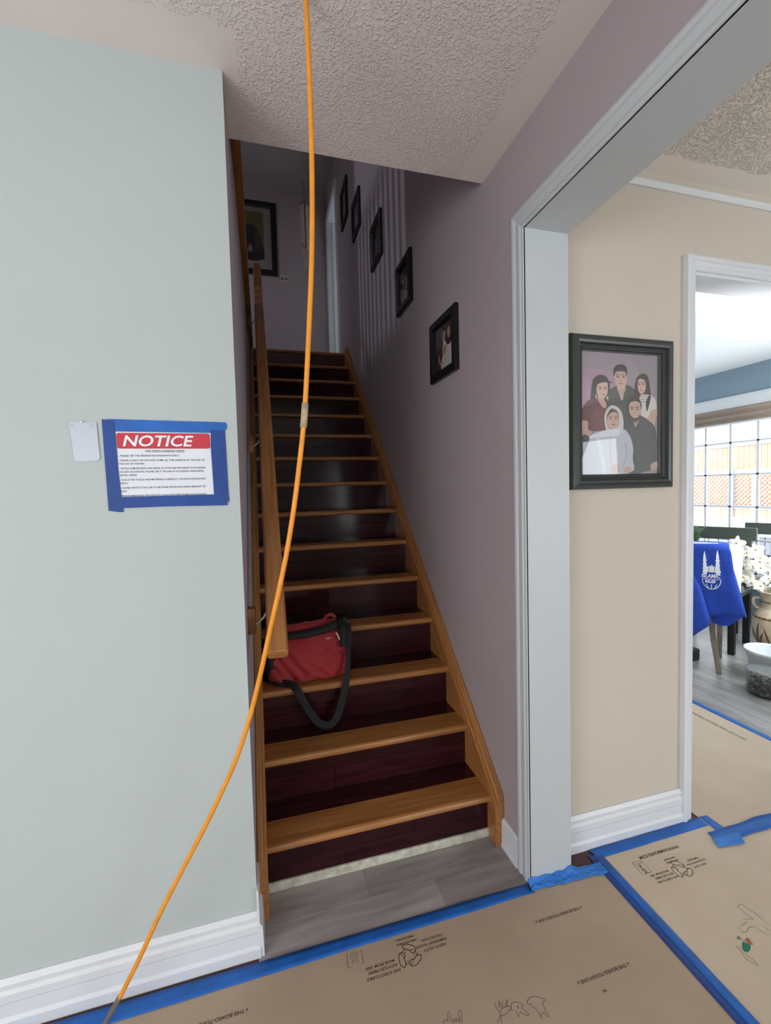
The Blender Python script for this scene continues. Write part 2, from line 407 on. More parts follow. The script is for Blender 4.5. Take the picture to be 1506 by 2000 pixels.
# ceilings
bm = new_bm(); box(bm, -2.6, XL, -3.0, YW, HC, HC + .12)
struct('ceiling', bm, 'pop_front', 'textured ceiling with a smooth border')
M['pop_mid'] = popcorn('textured_ceiling_middle', '#e9e0dc', -9, .715, -9, 9)
bm = new_bm(); box(bm, XL, XR + .05, -3.0, 1.17, HC, HC + .12); struct('ceiling_hall', bm, 'pop_mid')
bm = new_bm(); box(bm, XL, XR + .05, 1.17, YC, HC, HC + .12); struct('ceiling_stair_edge', bm, 'pop_hall')
bm = new_bm(); box(bm, XK - .05, XW, -3.0, YB, HC, HC + .12); struct('ceiling_living', bm, 'pop_living')
bm = new_bm(); box(bm, XK, XW, YB + .11, 4.3, HC, HC + .12); box(bm, XK, XW, YB + .11, 1.985, 2.30, HC)
struct('ceiling_kitchen', bm, 'kitchen_white', 'white kitchen ceiling with a lower bulkhead near the doorway')

# upper floor shell
bm = new_bm(); box(bm, XL - .1, XR, 4.118, YF, Z2 - .12, Z2 - .03); box(bm, -3.8, XL - .12, YC - .1, YF, Z2 - .12, Z2 - .03)
struct('floor_upper', bm, 'redfloor')
bm = new_bm(); box(bm, -3.8, XR, YC - .1, YC, HC + .12, ZU); struct('wall_upper_front', bm, 'mauve')
bm = new_bm(); box(bm, -3.8, XR, YF, YF + .1, Z2 - .1, ZU); struct('wall_upper_back', bm, 'mauve', 'mauve wall at the head of the stairs')
bm = new_bm(); box(bm, -3.8, XK, YC - .1, YF + .1, ZU, ZU + .1); struct('ceiling_upper', bm, 'plaster')
bm = new_bm(); box(bm, -1.2, -1.1, YC, 2.62, Z2 - .03, ZU); box(bm, -1.2, -1.1, 3.32, YF, Z2 - .03, ZU); box(bm, -1.2, -1.1, 2.62, 3.32, 4.66, ZU)
struct('wall_upper_hall', bm, 'mauve')
bm = new_bm(); box(bm, XL - .12, XR, 4.22, 4.32, 0, Z2 - .12); struct('wall_under_landing', bm, 'mauve')
bm = new_bm(); box(bm, XL - .22, XL - .12, 1.386, 4.32, 0, Z2 - .03); struct('wall_stair_back', bm, 'mauve')
bm = new_bm(); box(bm, XL, XR, 1.66, 4.22, -.06, 0); struct('floor_under_stairs', bm, 'redfloor')
bm = new_bm(); box(bm, -3.9, -3.8, YC - .1, YF, Z2 - .1, ZU); struct('wall_upper_side', bm, 'mauve')

# floors
bm = new_bm(); box(bm, -2.6, XL, -3.0, YW, -.06, 0); box(bm, XL, XR, -3.0, 1.235, -.06, 0); box(bm, XR, XW, -3.0, YB + .055, -.06, 0)
struct('floor', bm, 'redfloor', 'red-brown laminate floor showing along the baseboard')
bm = new_bm(); box(bm, XL, XR, 1.235, 1.66, -.06, 0); struct('floor_stair', bm, 'vinyl', 'grey plank floor in front of the first step')
bm = new_bm(); box(bm, XR, XW + .14, YB + .055, 4.3, -.06, 0); struct('floor_kitchen', bm, 'kfloor', 'pale grey plank kitchen floor')

# baseboards
BASE = [(0, 0), (0, .020), (.028, .020), (.036, .014), (.070, .013), (.076, .017), (.096, .017), (.104, .011), (.118, .013), (.131, .006), (.131, 0)]
bm = new_bm(); moulding(bm, BASE, (-2.6, YW, 0), (XL + .006, YW, 0), (0, 0, 1), (0, -1, 0))
struct('baseboard_left', bm, 'white', 'white moulded baseboard under the pale wall')
bm = new_bm(); moulding(bm, [(0, 0), (0, .016), (.09, .013), (.10, .006), (.20, .005), (.20, 0)], (XL, YW - .016, 0), (XL, 1.372, 0), (0, 0, 1), (1, 0, 0))
struct('baseboard_return', bm, 'white')
bm = new_bm(); moulding(bm, BASE, (XK, YB, 0), (1.548, YB, 0), (0, 0, 1), (0, -1, 0))
struct('baseboard_beige', bm, 'white', 'white moulded baseboard under the family portrait')
bm = new_bm(); moulding(bm, [(0, 0), (0, .016), (.02, .012), (.098, .012), (.105, .004), (.105, 0)], (XR, 1.312, 0), (XR, 1.432, 0), (0, 0, 1), (-1, 0, 0))
struct('baseboard_stair', bm, 'white')
bm = new_bm(); moulding(bm, BASE, (2.46, YB, 0), (XW, YB, 0), (0, 0, 1), (0, -1, 0)); struct('baseboard_living', bm, 'white')

# casings
CAS = [(0, 0), (0, .008), (.006, .013), (.014, .015), (.022, .013), (.025, .009), (.044, .010), (.047, .013), (.052, .013), (.055, .008), (.065, .008), (.065, 0)]
bm = new_bm()
moulding(bm, CAS, (XR, YJ + .065, 0), (XR, YJ + .065, HO + .065), (0, -1, 0), (-1, 0, 0), 0, -1)
moulding(bm, CAS, (XR, YJ + .065, HO + .065), (XR, -2.8, HO + .065), (0, 0, -1), (-1, 0, 0), 1, 0)
struct('trim_1', bm, 'white2', 'white moulded casing around the wide opening')
bm = new_bm(); box(bm, XR - .004, XK + .004, YJ, y_a, 0, HO); box(bm, XR - .004, XK + .004, -2.8, y_a, HO, HO + .012)
struct('trim_2', bm, 'white2', 'white lining of the wide opening')
DC = [(0, 0), (0, .022), (.006, .024), (.016, .024), (.020, .018), (.034, .018), (.038, .014), (.046, .014), (.050, .010), (.050, 0)]
bm = new_bm()
dx0, dx1, dz = 1.548, 2.45, 2.181
moulding(bm, DC, (dx0, YB, 0), (dx0, YB, dz), (1, 0, 0), (0, -1, 0), 0, -1)
moulding(bm, DC, (dx0, YB, dz), (dx1, YB, dz), (0, 0, -1), (0, -1, 0), 1, -1)
moulding(bm, DC, (dx1, YB, dz), (dx1, YB, 0), (-1, 0, 0), (0, -1, 0), 1, 0)
box(bm, 1.588, 1.602, YB - .002, YB + .115, 0, 2.13); box(bm, 2.398, 2.412, YB - .002, YB + .115, 0, 2.13); box(bm, 1.588, 2.412, YB - .002, YB + .115, 2.12, 2.134)
struct('trim_3', bm, 'white', 'white casing of the kitchen doorway')
bm = new_bm(); moulding(bm, [(.028, 0), (.054, 0), (.054, .008), (.046, .014), (.036, .016), (.028, .010)], (XK, YB, HC), (XW, YB, HC), (0, 0, -1), (0, -1, 0))
struct('trim_4', bm, 'white', 'white crown moulding above the beige wall')
# upstairs doorway in the right wall
bm = new_bm()
box(bm, XR - .002, XK, 5.128, 5.14, Z2, 4.40); box(bm, XR + .055, XR + .09, 5.112, 5.128, Z2, 4.385); box(bm, XR - .002, XK, 4.53, 4.542, Z2, 4.40)
box(bm, XR - .002, XK, 4.542, 5.128, 4.388, 4.40); box(bm, XR - .014, XR, 5.134, 5.19, Z2, 4.452); box(bm, XR - .014, XR, 4.478, 4.536, Z2, 4.452); box(bm, XR - .014, XR, 4.536, 5.134, 4.394, 4.452)
dtrim = struct('trim_5', bm, 'white', 'white casing of the upstairs doorway')
bm = new_bm(); box(bm, XR + .100, XR + .125, 5.122, 5.127, 3.93, 4.02); o = sub('hinge', bm, 'black_wood', dtrim)
bm = new_bm(); box(bm, XK + 1.2, XK + 1.3, 3.8, 6.2, Z2, ZU); box(bm, XK, XK + 1.3, YF + .1, YF + .2, Z2, ZU); box(bm, XK, XK + 1.3, 4.2, 4.3, Z2, ZU)
box(bm, XK, XK + 1.3, 4.2, 5.4, ZU, ZU + .1); box(bm, XK, XK + 1.3, 4.2, 5.4, Z2 - .1, Z2)
struct('wall_upper_room', bm, 'kitchen_white')

# upper floor edge trim seen from below
bm = new_bm(); box(bm, XL - .002, -.028, YC - .02, 4.10, 2.60, 2.66); box(bm, XL - .12, XL, YC, 4.12, 2.585, 2.66)
struct('trim_6', bm, 'oakY', 'oak edge board along the upper floor opening', bevel=.004)

# kitchen window
bm = new_bm()
for y0, y1, z0, z1 in ((Wy0, Wy1, Wz1 - .05, Wz1), (Wy0, Wy1, Wz0, Wz0 + .05), (Wy0, Wy0 + .05, Wz0, Wz1), (Wy1 - .05, Wy1, Wz0, Wz1)):
    box(bm, XW + .03, XW + .10, y0, y1, z0, z1)
WC = [(0, 0), (0, .02), (.03, .026), (.07, .018), (.115, .014), (.115, 0)]
moulding(bm, WC, (XW, Wy0 - .11, Wz1 + .155), (XW, Wy1 + .11, Wz1 + .155), (0, 0, -1), (-1, 0, 0), 1, -1)
moulding(bm, WC, (XW, Wy0 - .11, Wz0 - .11), (XW, Wy0 - .11, Wz1 + .155), (0, 1, 0), (-1, 0, 0), 0, -1)
moulding(bm, WC, (XW, Wy1 + .11, Wz1 + .155), (XW, Wy1 + .11, Wz0 - .11), (0, -1, 0), (-1, 0, 0), 1, 0)
box(bm, XW - .05, XW + .03, Wy0 - .12, Wy1 + .12, Wz0 - .03, Wz0)
win = struct('window_1', bm, 'white', 'large gridded kitchen window')
bm = new_bm(); y = 3.664
ys = [3.664 + .26 * k for k in range(-6, 2)]
for y in ys: box(bm, XW + .055, XW + .075, y - .011, y + .011, Wz0 + .05, Wz1 - .05)
for z in (.428, .754, 1.08, 1.406, 1.731): box(bm, XW + .055, XW + .075, Wy0 + .05, Wy1 - .05, z - .009, z + .009)
sub('window_grille', bm, 'white', win)
bm = new_bm(); box(bm, XW + .062, XW + .066, Wy0 + .05, Wy1 - .05, Wz0 + .05, Wz1 - .05); sub('window_pane', bm, 'glass', win)

# ------------------------------------------------------------------ staircase
st = thing('staircase', 'oak and dark cherry staircase climbing between the pale wall and the mauve wall', 'staircase', (.38, 1.45, 0))
xa, xb = -.03, XR - .035
for n in range(15):
    y = Y0 + n * RUN; z = (n + 1) * RISE
    last = n == 14
    bm = new_bm()
    dep = .12 if not last else .10
    pr = [(y + .012, z), (y + .004, z - .003), (y, z - .011), (y + .001, z - .020), (y + .008, z - .027), (y + dep, z - .027), (y + dep, z)]
    extr(bm, None, [(xa, a, b) for a, b in pr], [(xb, a, b) for a, b in pr])
    o = obj('nosing', bm, 'oakX', st)
    if not last:
        bm = new_bm(); box(bm, xa, xb, y + dep, y + RUN + .032, z - .027, z); obj('tread_board', bm, 'cherry_t', st)
    bm = new_bm(); box(bm, xa, xb, y + .030, y + .040, z - RISE, z - .027); r = obj('riser_board', bm, 'cherry_r', st)
    r.data = r.data; r['step'] = n + 1
bm = new_bm(); box(bm, xa, xb, Y0 + .022, Y0 + .0295, 0, .032); obj('base_strip', bm, mat('whitewashed_strip', '#cfcdbf', .6, color2='#a9a690', vscale=30), st, bevel=.001)

def stringer(x0, x1, cx0, cx1, yf, off, ztop, low):
    """skirt board with a thinner moulded cap; front cut plumb"""
    s = RISE / RUN
    def zt(y): return (y - Y0) * s + off
    bm = new_bm()
    yl = 4.12
    A = [(yf, 0), (yf, zt(yf) if zt(yf) > .05 else .05), (yl, zt(yl)), (yl, zt(yl) - .45), (yf + .5, 0)]
    extr(bm, None, [(x0, a, b) for a, b in A], [(x1, a, b) for a, b in A])
    o = obj('stringer', bm, 'oakS', st, bevel=.003)
    bm = new_bm()
    B = [(yf, zt(yf)), (yl, zt(yl)), (yl, zt(yl) + .022), (yf, zt(yf) + .022)]
    extr(bm, None, [(cx0, a, b) for a, b in B], [(cx1, a, b) for a, b in B])
    c = sub('cap_moulding', bm, 'oakS', o, bevel=.004)
    return o
stringer(XR - .036, XR - .001, XR - .030, XR - .001, 1.415, .200, 0, 0)
stringer(XL + .001, xa + .001, XL + .001, XL + .020, 1.372, .26, 0, 0)

# handrail on wooden blocks
hr = thing('handrail', 'oak handrail mounted on the left side of the stairs', 'handrail', (.03, 1.30, .877))
hy0, hz0, hy1 = 1.30, .877, 3.86
sl = .9205
def hz(y): return hz0 + (y - hy0) * sl
bm = new_bm(); nx = Vector((0, -sl, 1)).normalized()
prof = [(-.004, -.008), (.002, 0), (.050, 0), (.057, -.008), (.057, -.034), (.050, -.042), (.002, -.042), (-.004, -.034)]
a = [Vector((x, hy0, hz0)) + nx * h for x, h in prof]; b = [Vector((x, hy1, hz(hy1))) + nx * h for x, h in prof]
extr(bm, None, a, b); obj('rail', bm, 'oakS', hr, bevel=.004)
for y in (1.45, 2.25, 3.25):
    zc = {1.45: .928, 2.25: 1.580, 3.25: 2.537}[y]
    br = None
    bm = new_bm(); box(bm, XL, -.036, y, y + .05, zc - .041, zc + .041)
    br = obj('mounting_block', bm, 'oakZ', hr, bevel=.003)
    bm = new_bm(); box(bm, -.036, -.033, y + .012, y + .038, zc - .03, zc + .03); sub('bracket_plate', bm, 'brass', br)
    bm = new_bm(); zt_ = hz(y + .025) - .062
    ribbon(bm, [(-.034, y + .025, zc - .012), (-.012, y + .025, zc + .006), (.012, y + .025, min(zt_, zc + .045)), (.026, y + .025, zt_)], (0, .016, 0))
    sub('bracket_arm', bm, 'steel', br, solid=.005)

# upper railing casting its stripes on the wall
rl = thing('stair_railing', 'upstairs railing of square balusters along the stair opening', 'railing', (-.12, 2.8, Z2))
bm = new_bm(); box(bm, -.155, -.095, YC, 4.10, 3.50, 3.55); obj('top_rail', bm, 'oakY', rl, bevel=.004)
y = 1.6
bal = None
while y < 4.05:
    if bal is None:
        bm = new_bm(); box(bm, -.141, -.109, y, y + .032, 2.66, 3.50); bal = obj('baluster', bm, 'white', rl); y00 = y
    else:
        c = bal.copy(); COL.objects.link(c); c.parent = rl; c.location = (bal.location[0], bal.location[1] + y - y00, bal.location[2])
    y += .088

# ------------------------------------------------------------------ picture frames
def framed(name, label, cat, P, U_, V_, Nn, w, h, fw, depth, mframe, paint, group=None, prof=None, glassy=True):
    """P = lower-left outer corner on the wall, U_ right, V_ up, Nn out of the wall"""
    P, U_, V_, Nn = map(Vector, (P, U_, V_, Nn))
    t = thing(name, label, cat, tuple(P + U_ * w / 2), group)
    prof = prof or [(0, 0), (0, depth * .8), (fw * .15, depth), (fw * .75, depth), (fw, depth * .6), (fw, 0)]
    bm = new_bm()
    c = [P, P + U_ * w, P + U_ * w + V_ * h, P + V_ * h]
    dirs = [(U_, V_), (V_, -U_), (-U_, -V_), (-V_, U_)]
    for i in range(4):
        moulding(bm, prof, c[i], c[(i + 1) % 4], dirs[i][1], Nn, 1, -1)
    obj('frame', bm, mframe, t)
    iw, ih = w - 2 * fw, h - 2 * fw
    O = P + U_ * fw + V_ * fw
    def F(layer):
        return lambda u, v: O + U_ * (u * iw) + V_ * (v * ih) + Nn * (.003 + layer * .00005)
    paint(t, F)
    if glassy:
        bm = new_bm(); g = [O + Nn * (depth * .5), O + U_ * iw + Nn * (depth * .5), O + U_ * iw + V_ * ih + Nn * (depth * .5), O + V_ * ih + Nn * (depth * .5)]
        bm.faces.new([bm.verts.new(p) for p in g]); obj('glass_pane', bm, 'pglass', t)
    return t

_pm = {}
def pm(h):
    if h not in _pm: _pm[h] = mat('printed_colour_' + h[1:], h, .6)
    return _pm[h]

class Print:
    """a flat photographic print: one mesh, many printed colours in thin layers"""
    def __init__(s, F, base): s.F = F; s.bm = new_bm(); s.m = []; s.layer = 0; s.poly([(0, 0), (1, 0), (1, 1), (0, 1)], base)
    def _mi(s, c):
        if c not in s.m: s.m.append(c)
        return s.m.index(c)
    def _paint(s, n0, c):
        s.bm.faces.ensure_lookup_table()
        for f in s.bm.faces[n0:]: f.material_index = s._mi(c)
    def poly(s, pts, c, sm=0):
        n0 = len(s.bm.faces); s.bm.faces.ensure_lookup_table()
        old = set(s.bm.faces); pts = [(min(1, max(0, a)), min(1, max(0, b))) for a, b in pts] if not sm else pts
        F = s.F(s.layer)
        if sm: q = [(min(1, max(0, p.x)), min(1, max(0, p.y))) for p in cr([(a, b, 0) for a, b in pts], sm, True)]
        else: q = pts
        poly(s.bm, q, F)
        for f in s.bm.faces:
            if f not in old: f.material_index = s._mi(c)
        s.layer += 1
    def ell(s, cx, cy, rx, ry, c, n=20, rot=0):
        s.poly([(cx + rx * math.cos(2 * PI * k / n) * math.cos(rot) - ry * math.sin(2 * PI * k / n) * math.sin(rot),
                 cy + rx * math.cos(2 * PI * k / n) * math.sin(rot) + ry * math.sin(2 * PI * k / n) * math.cos(rot)) for k in range(n)], c)
    def line(s, pts, w, c):
        old = set(s.bm.faces); stroke(s.bm, pts, w, s.F(s.layer))
        for f in s.bm.faces:
            if f not in old: f.material_index = s._mi(c)
        s.layer += 1
    def done(s, t, name='photo_print'):
        return obj(name, s.bm, [pm(c) for c in s.m], t)

def P4(x, y):  # zoom pixels of the portrait to 0..1
    return ((x - 325) / 838, 1 - (y - 375 + (x - 325) * -.02) / 1335)

def family(t, F):
    p = Print(F, '#9b8f98')
    q = lambda L: [P4(a, b) for a, b in L]
    p.poly(q([(325, 620), (560, 560), (760, 640), (720, 1000), (500, 1100), (325, 1060)]), '#a58c9b', 4)
    p.poly(q([(325, 720), (430, 700), (520, 820), (470, 980), (325, 1000)]), '#ad8ba0', 4)
    p.poly(q([(880, 380), (1163, 400), (1163, 800), (1040, 740), (930, 560)]), '#948b93', 4)
    # man at the back: dark shirt, short dark hair
    p.poly(q([(600, 1000), (610, 820), (700, 740), (800, 720), (900, 770), (960, 860), (980, 1250), (600, 1250)]), '#4c4d4f', 4)
    p.poly(q([(720, 780), (790, 780), (778, 890), (760, 900)]), '#b9b0ad', 0)
    p.poly(q([(715, 690), (800, 690), (800, 790), (755, 830), (718, 785)]), '#b89a8e', 4)
    p.poly(q([(684, 600), (815, 600), (815, 690), (785, 760), (748, 775), (712, 745), (690, 680)]), '#c6a89b', 5)
    p.poly(q([(680, 640), (676, 560), (705, 515), (755, 500), (805, 520), (822, 570), (816, 640), (800, 580), (740, 575), (700, 585)]), '#3b3737', 4)
    for ex in (722, 782): p.ell(*P4(ex, 640), .018, .005, '#4a3c39'); p.line(q([(ex - 24, 622), (ex, 614), (ex + 22, 622)]), .006, '#3d3231')
    p.line(q([(752, 640), (748, 685), (760, 690)]), .005, '#a5867b'); p.line(q([(728, 716), (750, 712), (776, 716)]), .007, '#9a6a66')
    # woman at left: dark hair, maroon top
    p.poly(q([(430, 900), (440, 780), (455, 690), (500, 635), (560, 625), (610, 660), (635, 740), (625, 860), (560, 960), (430, 960)]), '#45403f', 5)
    p.poly(q([(600, 692), (665, 700), (640, 712), (590, 716)]), '#45403f', 3)
    p.poly(q([(335, 1290), (340, 1120), (440, 1120), (430, 1290)]), '#bd9c91', 3)
    p.poly(q([(335, 1110), (350, 990), (400, 910), (500, 880), (600, 940), (620, 1100), (590, 1220), (420, 1230), (400, 1130)]), '#6e464c', 4)
    p.poly(q([(500, 870), (560, 870), (600, 960), (560, 980)]), '#c2a196', 3)
    p.poly(q([(496, 760), (520, 720), (600, 705), (612, 760), (606, 830), (570, 885), (530, 880), (500, 830)]), '#cfb0a4', 5)
    for ex in (532, 584): p.ell(*P4(ex, 775), .016, .005, '#4a3c39'); p.line(q([(ex - 20, 760), (ex, 752), (ex + 20, 758)]), .005, '#4d3e3b')
    p.line(q([(560, 785), (562, 806)]), .005, '#b08c80'); p.poly(q([(540, 828), (565, 834), (590, 824), (568, 845)]), '#a4555c', 3)
    p.ell(*P4(488, 860), .008, .018, '#c9c0a8'); p.ell(*P4(608, 875), .012, .014, '#c9c0a8')
    # young woman at right: long brown hair, white patterned top
    p.poly(q([(905, 860), (905, 740), (930, 640), (990, 595), (1045, 620), (1070, 720), (1085, 880), (1050, 1010), (980, 940), (910, 900)]), '#493c3b', 5)
    p.poly(q([(960, 1060), (960, 850), (1040, 830), (1120, 860), (1150, 950), (1140, 1100), (1100, 1190), (1000, 1100)]), '#cfcac6', 4)
    p.poly(q([(1085, 1010), (1155, 1000), (1150, 1120), (1080, 1160), (1010, 1100), (1060, 1080)]), '#c2a094', 4)
    p.poly(q([(1050, 850), (1085, 850), (1060, 960), (1040, 1020), (1028, 940)]), '#43383a', 3)
    p.poly(q([(1140, 1100), (1158, 1060), (1160, 1380), (1148, 1200)]), '#8d8a8a', 2)
    p.poly(q([(934, 700), (955, 655), (1010, 670), (1026, 740), (1010, 800), (975, 825), (945, 790)]), '#c9a89c', 5)
    for ex in (952, 996): p.ell(*P4(ex, 715), .014, .005, '#4a3c39'); p.line(q([(ex - 18, 700), (ex, 694), (ex + 16, 699)]), .005, '#4d3e3b')
    p.line(q([(970, 725), (966, 752), (975, 756)]), .004, '#a88579'); p.line(q([(956, 780), (970, 784), (988, 778)]), .007, '#9c5a5e')
    for k in range(9): p.ell(*P4(975 + (k % 3) * 24, 850 + (k // 3) * 30), .008, .006, '#77787c')
    # seated man: charcoal suit, beard
    p.poly(q([(800, 1700), (780, 1250), (840, 1130), (960, 1070), (1040, 1110), (1130, 1200), (1155, 1400), (1155, 1640), (1000, 1705)]), '#4e5157', 4)
    p.poly(q([(890, 1110), (960, 1080), (930, 1170), (905, 1195)]), '#9c8d8b', 2)
    p.poly(q([(836, 940), (870, 885), (950, 890), (972, 970), (965, 1070), (925, 1130), (880, 1125), (848, 1060)]), '#c0a093', 5)
    p.poly(q([(832, 970), (835, 905), (880, 868), (950, 880), (978, 950), (972, 1000), (955, 925), (900, 905), (850, 925)]), '#403a3a', 4)
    p.poly(q([(846, 1050), (880, 1085), (930, 1085), (966, 1050), (962, 1095), (920, 1138), (880, 1130), (852, 1090)]), '#5c4d49', 4)
    for ex in (868, 930): p.ell(*P4(ex, 995), .016, .005, '#4a3c39'); p.line(q([(ex - 22, 978), (ex, 970), (ex + 22, 976)]), .006, '#453a38')
    p.line(q([(898, 1000), (893, 1040), (905, 1046)]), .005, '#a08074'); p.line(q([(880, 1078), (905, 1086), (932, 1076)]), .008, '#cbb7ae')
    p.ell(*P4(905, 1390), .01, .007, '#2f3136'); p.line(q([(920, 1190), (900, 1400), (910, 1620)]), .005, '#3c3f45')
    p.poly(q([(1080, 1620), (1150, 1590), (1158, 1660), (1090, 1690)]), '#b59a8f', 3)
    # seated woman: white headscarf and pale coat
    p.poly(q([(340, 1700), (345, 1490), (420, 1290), (560, 1230), (720, 1200), (820, 1250), (880, 1400), (880, 1560), (850, 1705)]), '#b6bac4', 4)
    p.poly(q([(330, 1490), (345, 1290), (400, 1290), (410, 1340), (350, 1500)]), '#4b4a52', 3)
    p.poly(q([(570, 1110), (590, 1010), (652, 955), (730, 990), (770, 1080), (772, 1220), (700, 1290), (600, 1240)]), '#c6c5c6', 5)
    p.poly(q([(594, 1090), (625, 1010), (665, 990), (715, 1030), (728, 1110), (722, 1180), (670, 1215), (615, 1200)]), '#54484a', 5)
    p.poly(q([(600, 1100), (640, 1040), (700, 1035), (724, 1100), (720, 1180), (670, 1215), (618, 1195)]), '#c5a195', 5)
    for ex in (634, 694): p.ell(*P4(ex, 1100), .017, .005, '#4a3c39'); p.line(q([(ex - 22, 1084), (ex, 1076), (ex + 22, 1084)]), .005, '#4d3e3b')
    p.line(q([(664, 1105), (660, 1140), (672, 1144)]), .005, '#a88579'); p.poly(q([(642, 1166), (668, 1160), (694, 1164), (668, 1178)]), '#a3605f', 3)
    p.line(q([(640, 1240), (632, 1440), (650, 1700)]), .006, '#8f939e'); p.line(q([(800, 1380), (810, 1520), (760, 1640)]), .006, '#949aa5')
    p.poly(q([(420, 1290), (560, 1240), (725, 1215), (715, 1290), (560, 1300), (430, 1315)]), '#d3d6de', 3)
    p.poly(q([(480, 1320), (530, 1330), (585, 1705), (560, 1705), (500, 1400)]), '#c6cad4', 3)
    p.poly(q([(780, 1650), (850, 1640), (860, 1690), (790, 1700)]), '#bd9c90', 3)
    p.poly(q([(650, 1640), (700, 1600), (730, 1640), (720, 1705), (660, 1705)]), '#bd9c90', 3)
    p.done(t)

framed('family_portrait', 'large charcoal-framed portrait of five people on the beige wall', 'picture', (1.035, YB, 1.322), (1, 0, 0), (0, 0, 1), (0, -1, 0),
       .445, .537, .052, .034, 'greyframe', family,
       prof=[(0, 0), (0, .020), (.004, .026), (.012, .028), (.022, .034), (.030, .032), (.034, .020), (.038, .018), (.042, .022), (.046, .020), (.048, .012), (.052, .010), (.052, 0)])

def group_photo(t, F):
    p = Print(F, '#302b2c')
    p.poly([(.30, .60), (.36, .80), (.50, .78), (.62, .60), (.60, .42), (.30, .42)], '#17151a', 4)
    p.poly([(.20, .02), (.22, .30), (.30, .52), (.42, .50), (.44, .02)], '#5a2027', 4)
    p.poly([(.40, .66), (.46, .70), (.52, .66), (.46, .54)], '#bdb4ae', 2)
    p.poly([(.36, .78), (.44, .92), (.54, .84), (.52, .70), (.44, .68)], '#a98372', 5)
    p.poly([(.36, .84), (.42, .97), (.54, .94), (.56, .84), (.48, .89)], '#1b1514', 4)
    p.poly([(.60, .02), (.62, .40), (.72, .64), (.92, .66), (1, .60), (1, 0)], '#d1ccc4', 3)
    p.poly([(.60, .80), (.70, .98), (.86, .92), (.88, .60), (.76, .48), (.62, .56)], '#2b1a18', 5)
    p.poly([(.64, .80), (.72, .90), (.80, .80), (.78, .68), (.70, .64)], '#b28c79', 5)
    p.poly([(.30, .04), (.36, .30), (.50, .44), (.70, .40), (.78, .22), (.80, .02)], '#bfbdb2', 4)
    p.poly([(.38, .42), (.42, .58), (.56, .60), (.62, .44), (.56, .30), (.44, .30)], '#c9c4bd', 5)
    p.poly([(.42, .44), (.47, .53), (.56, .50), (.57, .40), (.50, .32), (.44, .36)], '#a37d6c', 5)
    p.poly([(.16, .36), (.22, .38), (.24, .22), (.36, .20), (.34, .15), (.18, .17)], '#b18b79', 2)
    for ex, ey in ((.42, .82), (.48, .82), (.68, .80), (.75, .80), (.47, .44), (.53, .43)): p.ell(ex, ey, .014, .006, '#2c1f1c', 8)
    p.done(t)

def figures_photo(seed):
    def f(t, F):
        r = random.Random(seed); p = Print(F, ['#25282a', '#1f2123', '#2a2c2b', '#202522'][seed % 4])
        for k in range(2 + seed % 2):
            cx = .32 + .3 * k; c = ['#8b8d88', '#55534f', '#747068', '#3c3b3d'][(seed + k) % 4]
            p.poly([(cx - .2, .02), (cx - .17, .40), (cx - .05, .52), (cx + .08, .52), (cx + .18, .38), (cx + .2, .02)], c, 4)
            p.ell(cx, .64, .10, .085, '#2a211e'); p.ell(cx, .62, .075, .07, '#8d7466')
            for e in (-.028, .028): p.ell(cx + e, .63, .012, .007, '#2c2320', 8)
        p.line([(.1, .12), (.5, .18), (.9, .1)], .03, '#6d6a63')
        p.done(t)
    return f

# frames climbing the right wall (outer corners: near y, far y, bottom z, top z)
RF = [(1.733, 2.022, 1.842, 2.118, group_photo, 'black-framed group photo nearest on the mauve wall, with a white-clad figure'),
      (2.290, 2.541, 2.358, 2.636, figures_photo(1), 'black-framed photo second from the bottom on the mauve wall'),
      (2.854, 3.127, 2.894, 3.183, figures_photo(2), 'black-framed photo third from the bottom, middle of the mauve wall row'),
      (3.448, 3.726, 3.418, 3.708, figures_photo(3), 'black-framed photo fourth from the bottom on the mauve wall'),
      (3.921, 4.200, 3.772, 4.107, figures_photo(4), 'topmost of the five black-framed photos on the mauve wall')]
for ya, yb, za, zb, fn, lb in RF:
    framed('picture_frame', lb, 'picture', (XR, yb, za), (0, -1, 0), (0, 0, 1), (-1, 0, 0), yb - ya, zb - za, .042, .022, 'blackframe', fn, 'framed photos climbing the stair wall')

def lilies(t, F):
    p = Print(F, '#8f8a80')
    k_ = .86 / .70
    def sc(L): return [(a * k_, .17 + (b - .13) * .76 / .73) for a, b in L]
    _poly = p.poly; p.poly = lambda pts, c, sm=0: _poly(sc(pts), c, sm)
    p.poly([(.0, .13), (.70, .13), (.70, .86), (.0, .86)], '#5a561f')
    p.poly([(.0, .13), (.70, .13), (.70, .30), (.45, .42), (.35, .60), (.2, .50), (.1, .44), (0, .50)], '#0e0d0b', 0)
    p.poly([(.38, .13), (.36, .50), (.46, .66), (.60, .60), (.66, .40), (.68, .13)], '#12110d', 3)
    for k in range(8):
        p.poly([(.56, .26 + k * .045), (.66, .275 + k * .045), (.66, .285 + k * .045), (.56, .275 + k * .045)], '#5c5837')
    p.poly([(.45, .27), (.48, .36), (.52, .28), (.50, .23), (.46, .23)], '#7d7a70', 4)
    p.done(t, 'art_print')
framed('wall_art', 'large matted picture in a wide black frame at the head of the stairs', 'picture', (-.42, YF, 3.765), (1, 0, 0), (0, 0, 1), (0, -1, 0), .685, .79, .062, .025, 'blackframe', lilies)

# light switch upstairs
sw = thing('light_switch', 'small pale double switch plate beside the large matted picture', 'switch', (.33, YF, 3.70))
bm = new_bm(); box(bm, .282, .378, YF - .006, YF, 3.708, 3.792); obj('cover_plate', bm, mat('switch_plastic', '#b6a8a8', .5), sw, bevel=.003)
for x in (.308, .352):
    bm = new_bm(); box(bm, x - .006, x + .006, YF - .016, YF - .006, 3.738, 3.758); obj('toggle', bm, 'blackink', sw)

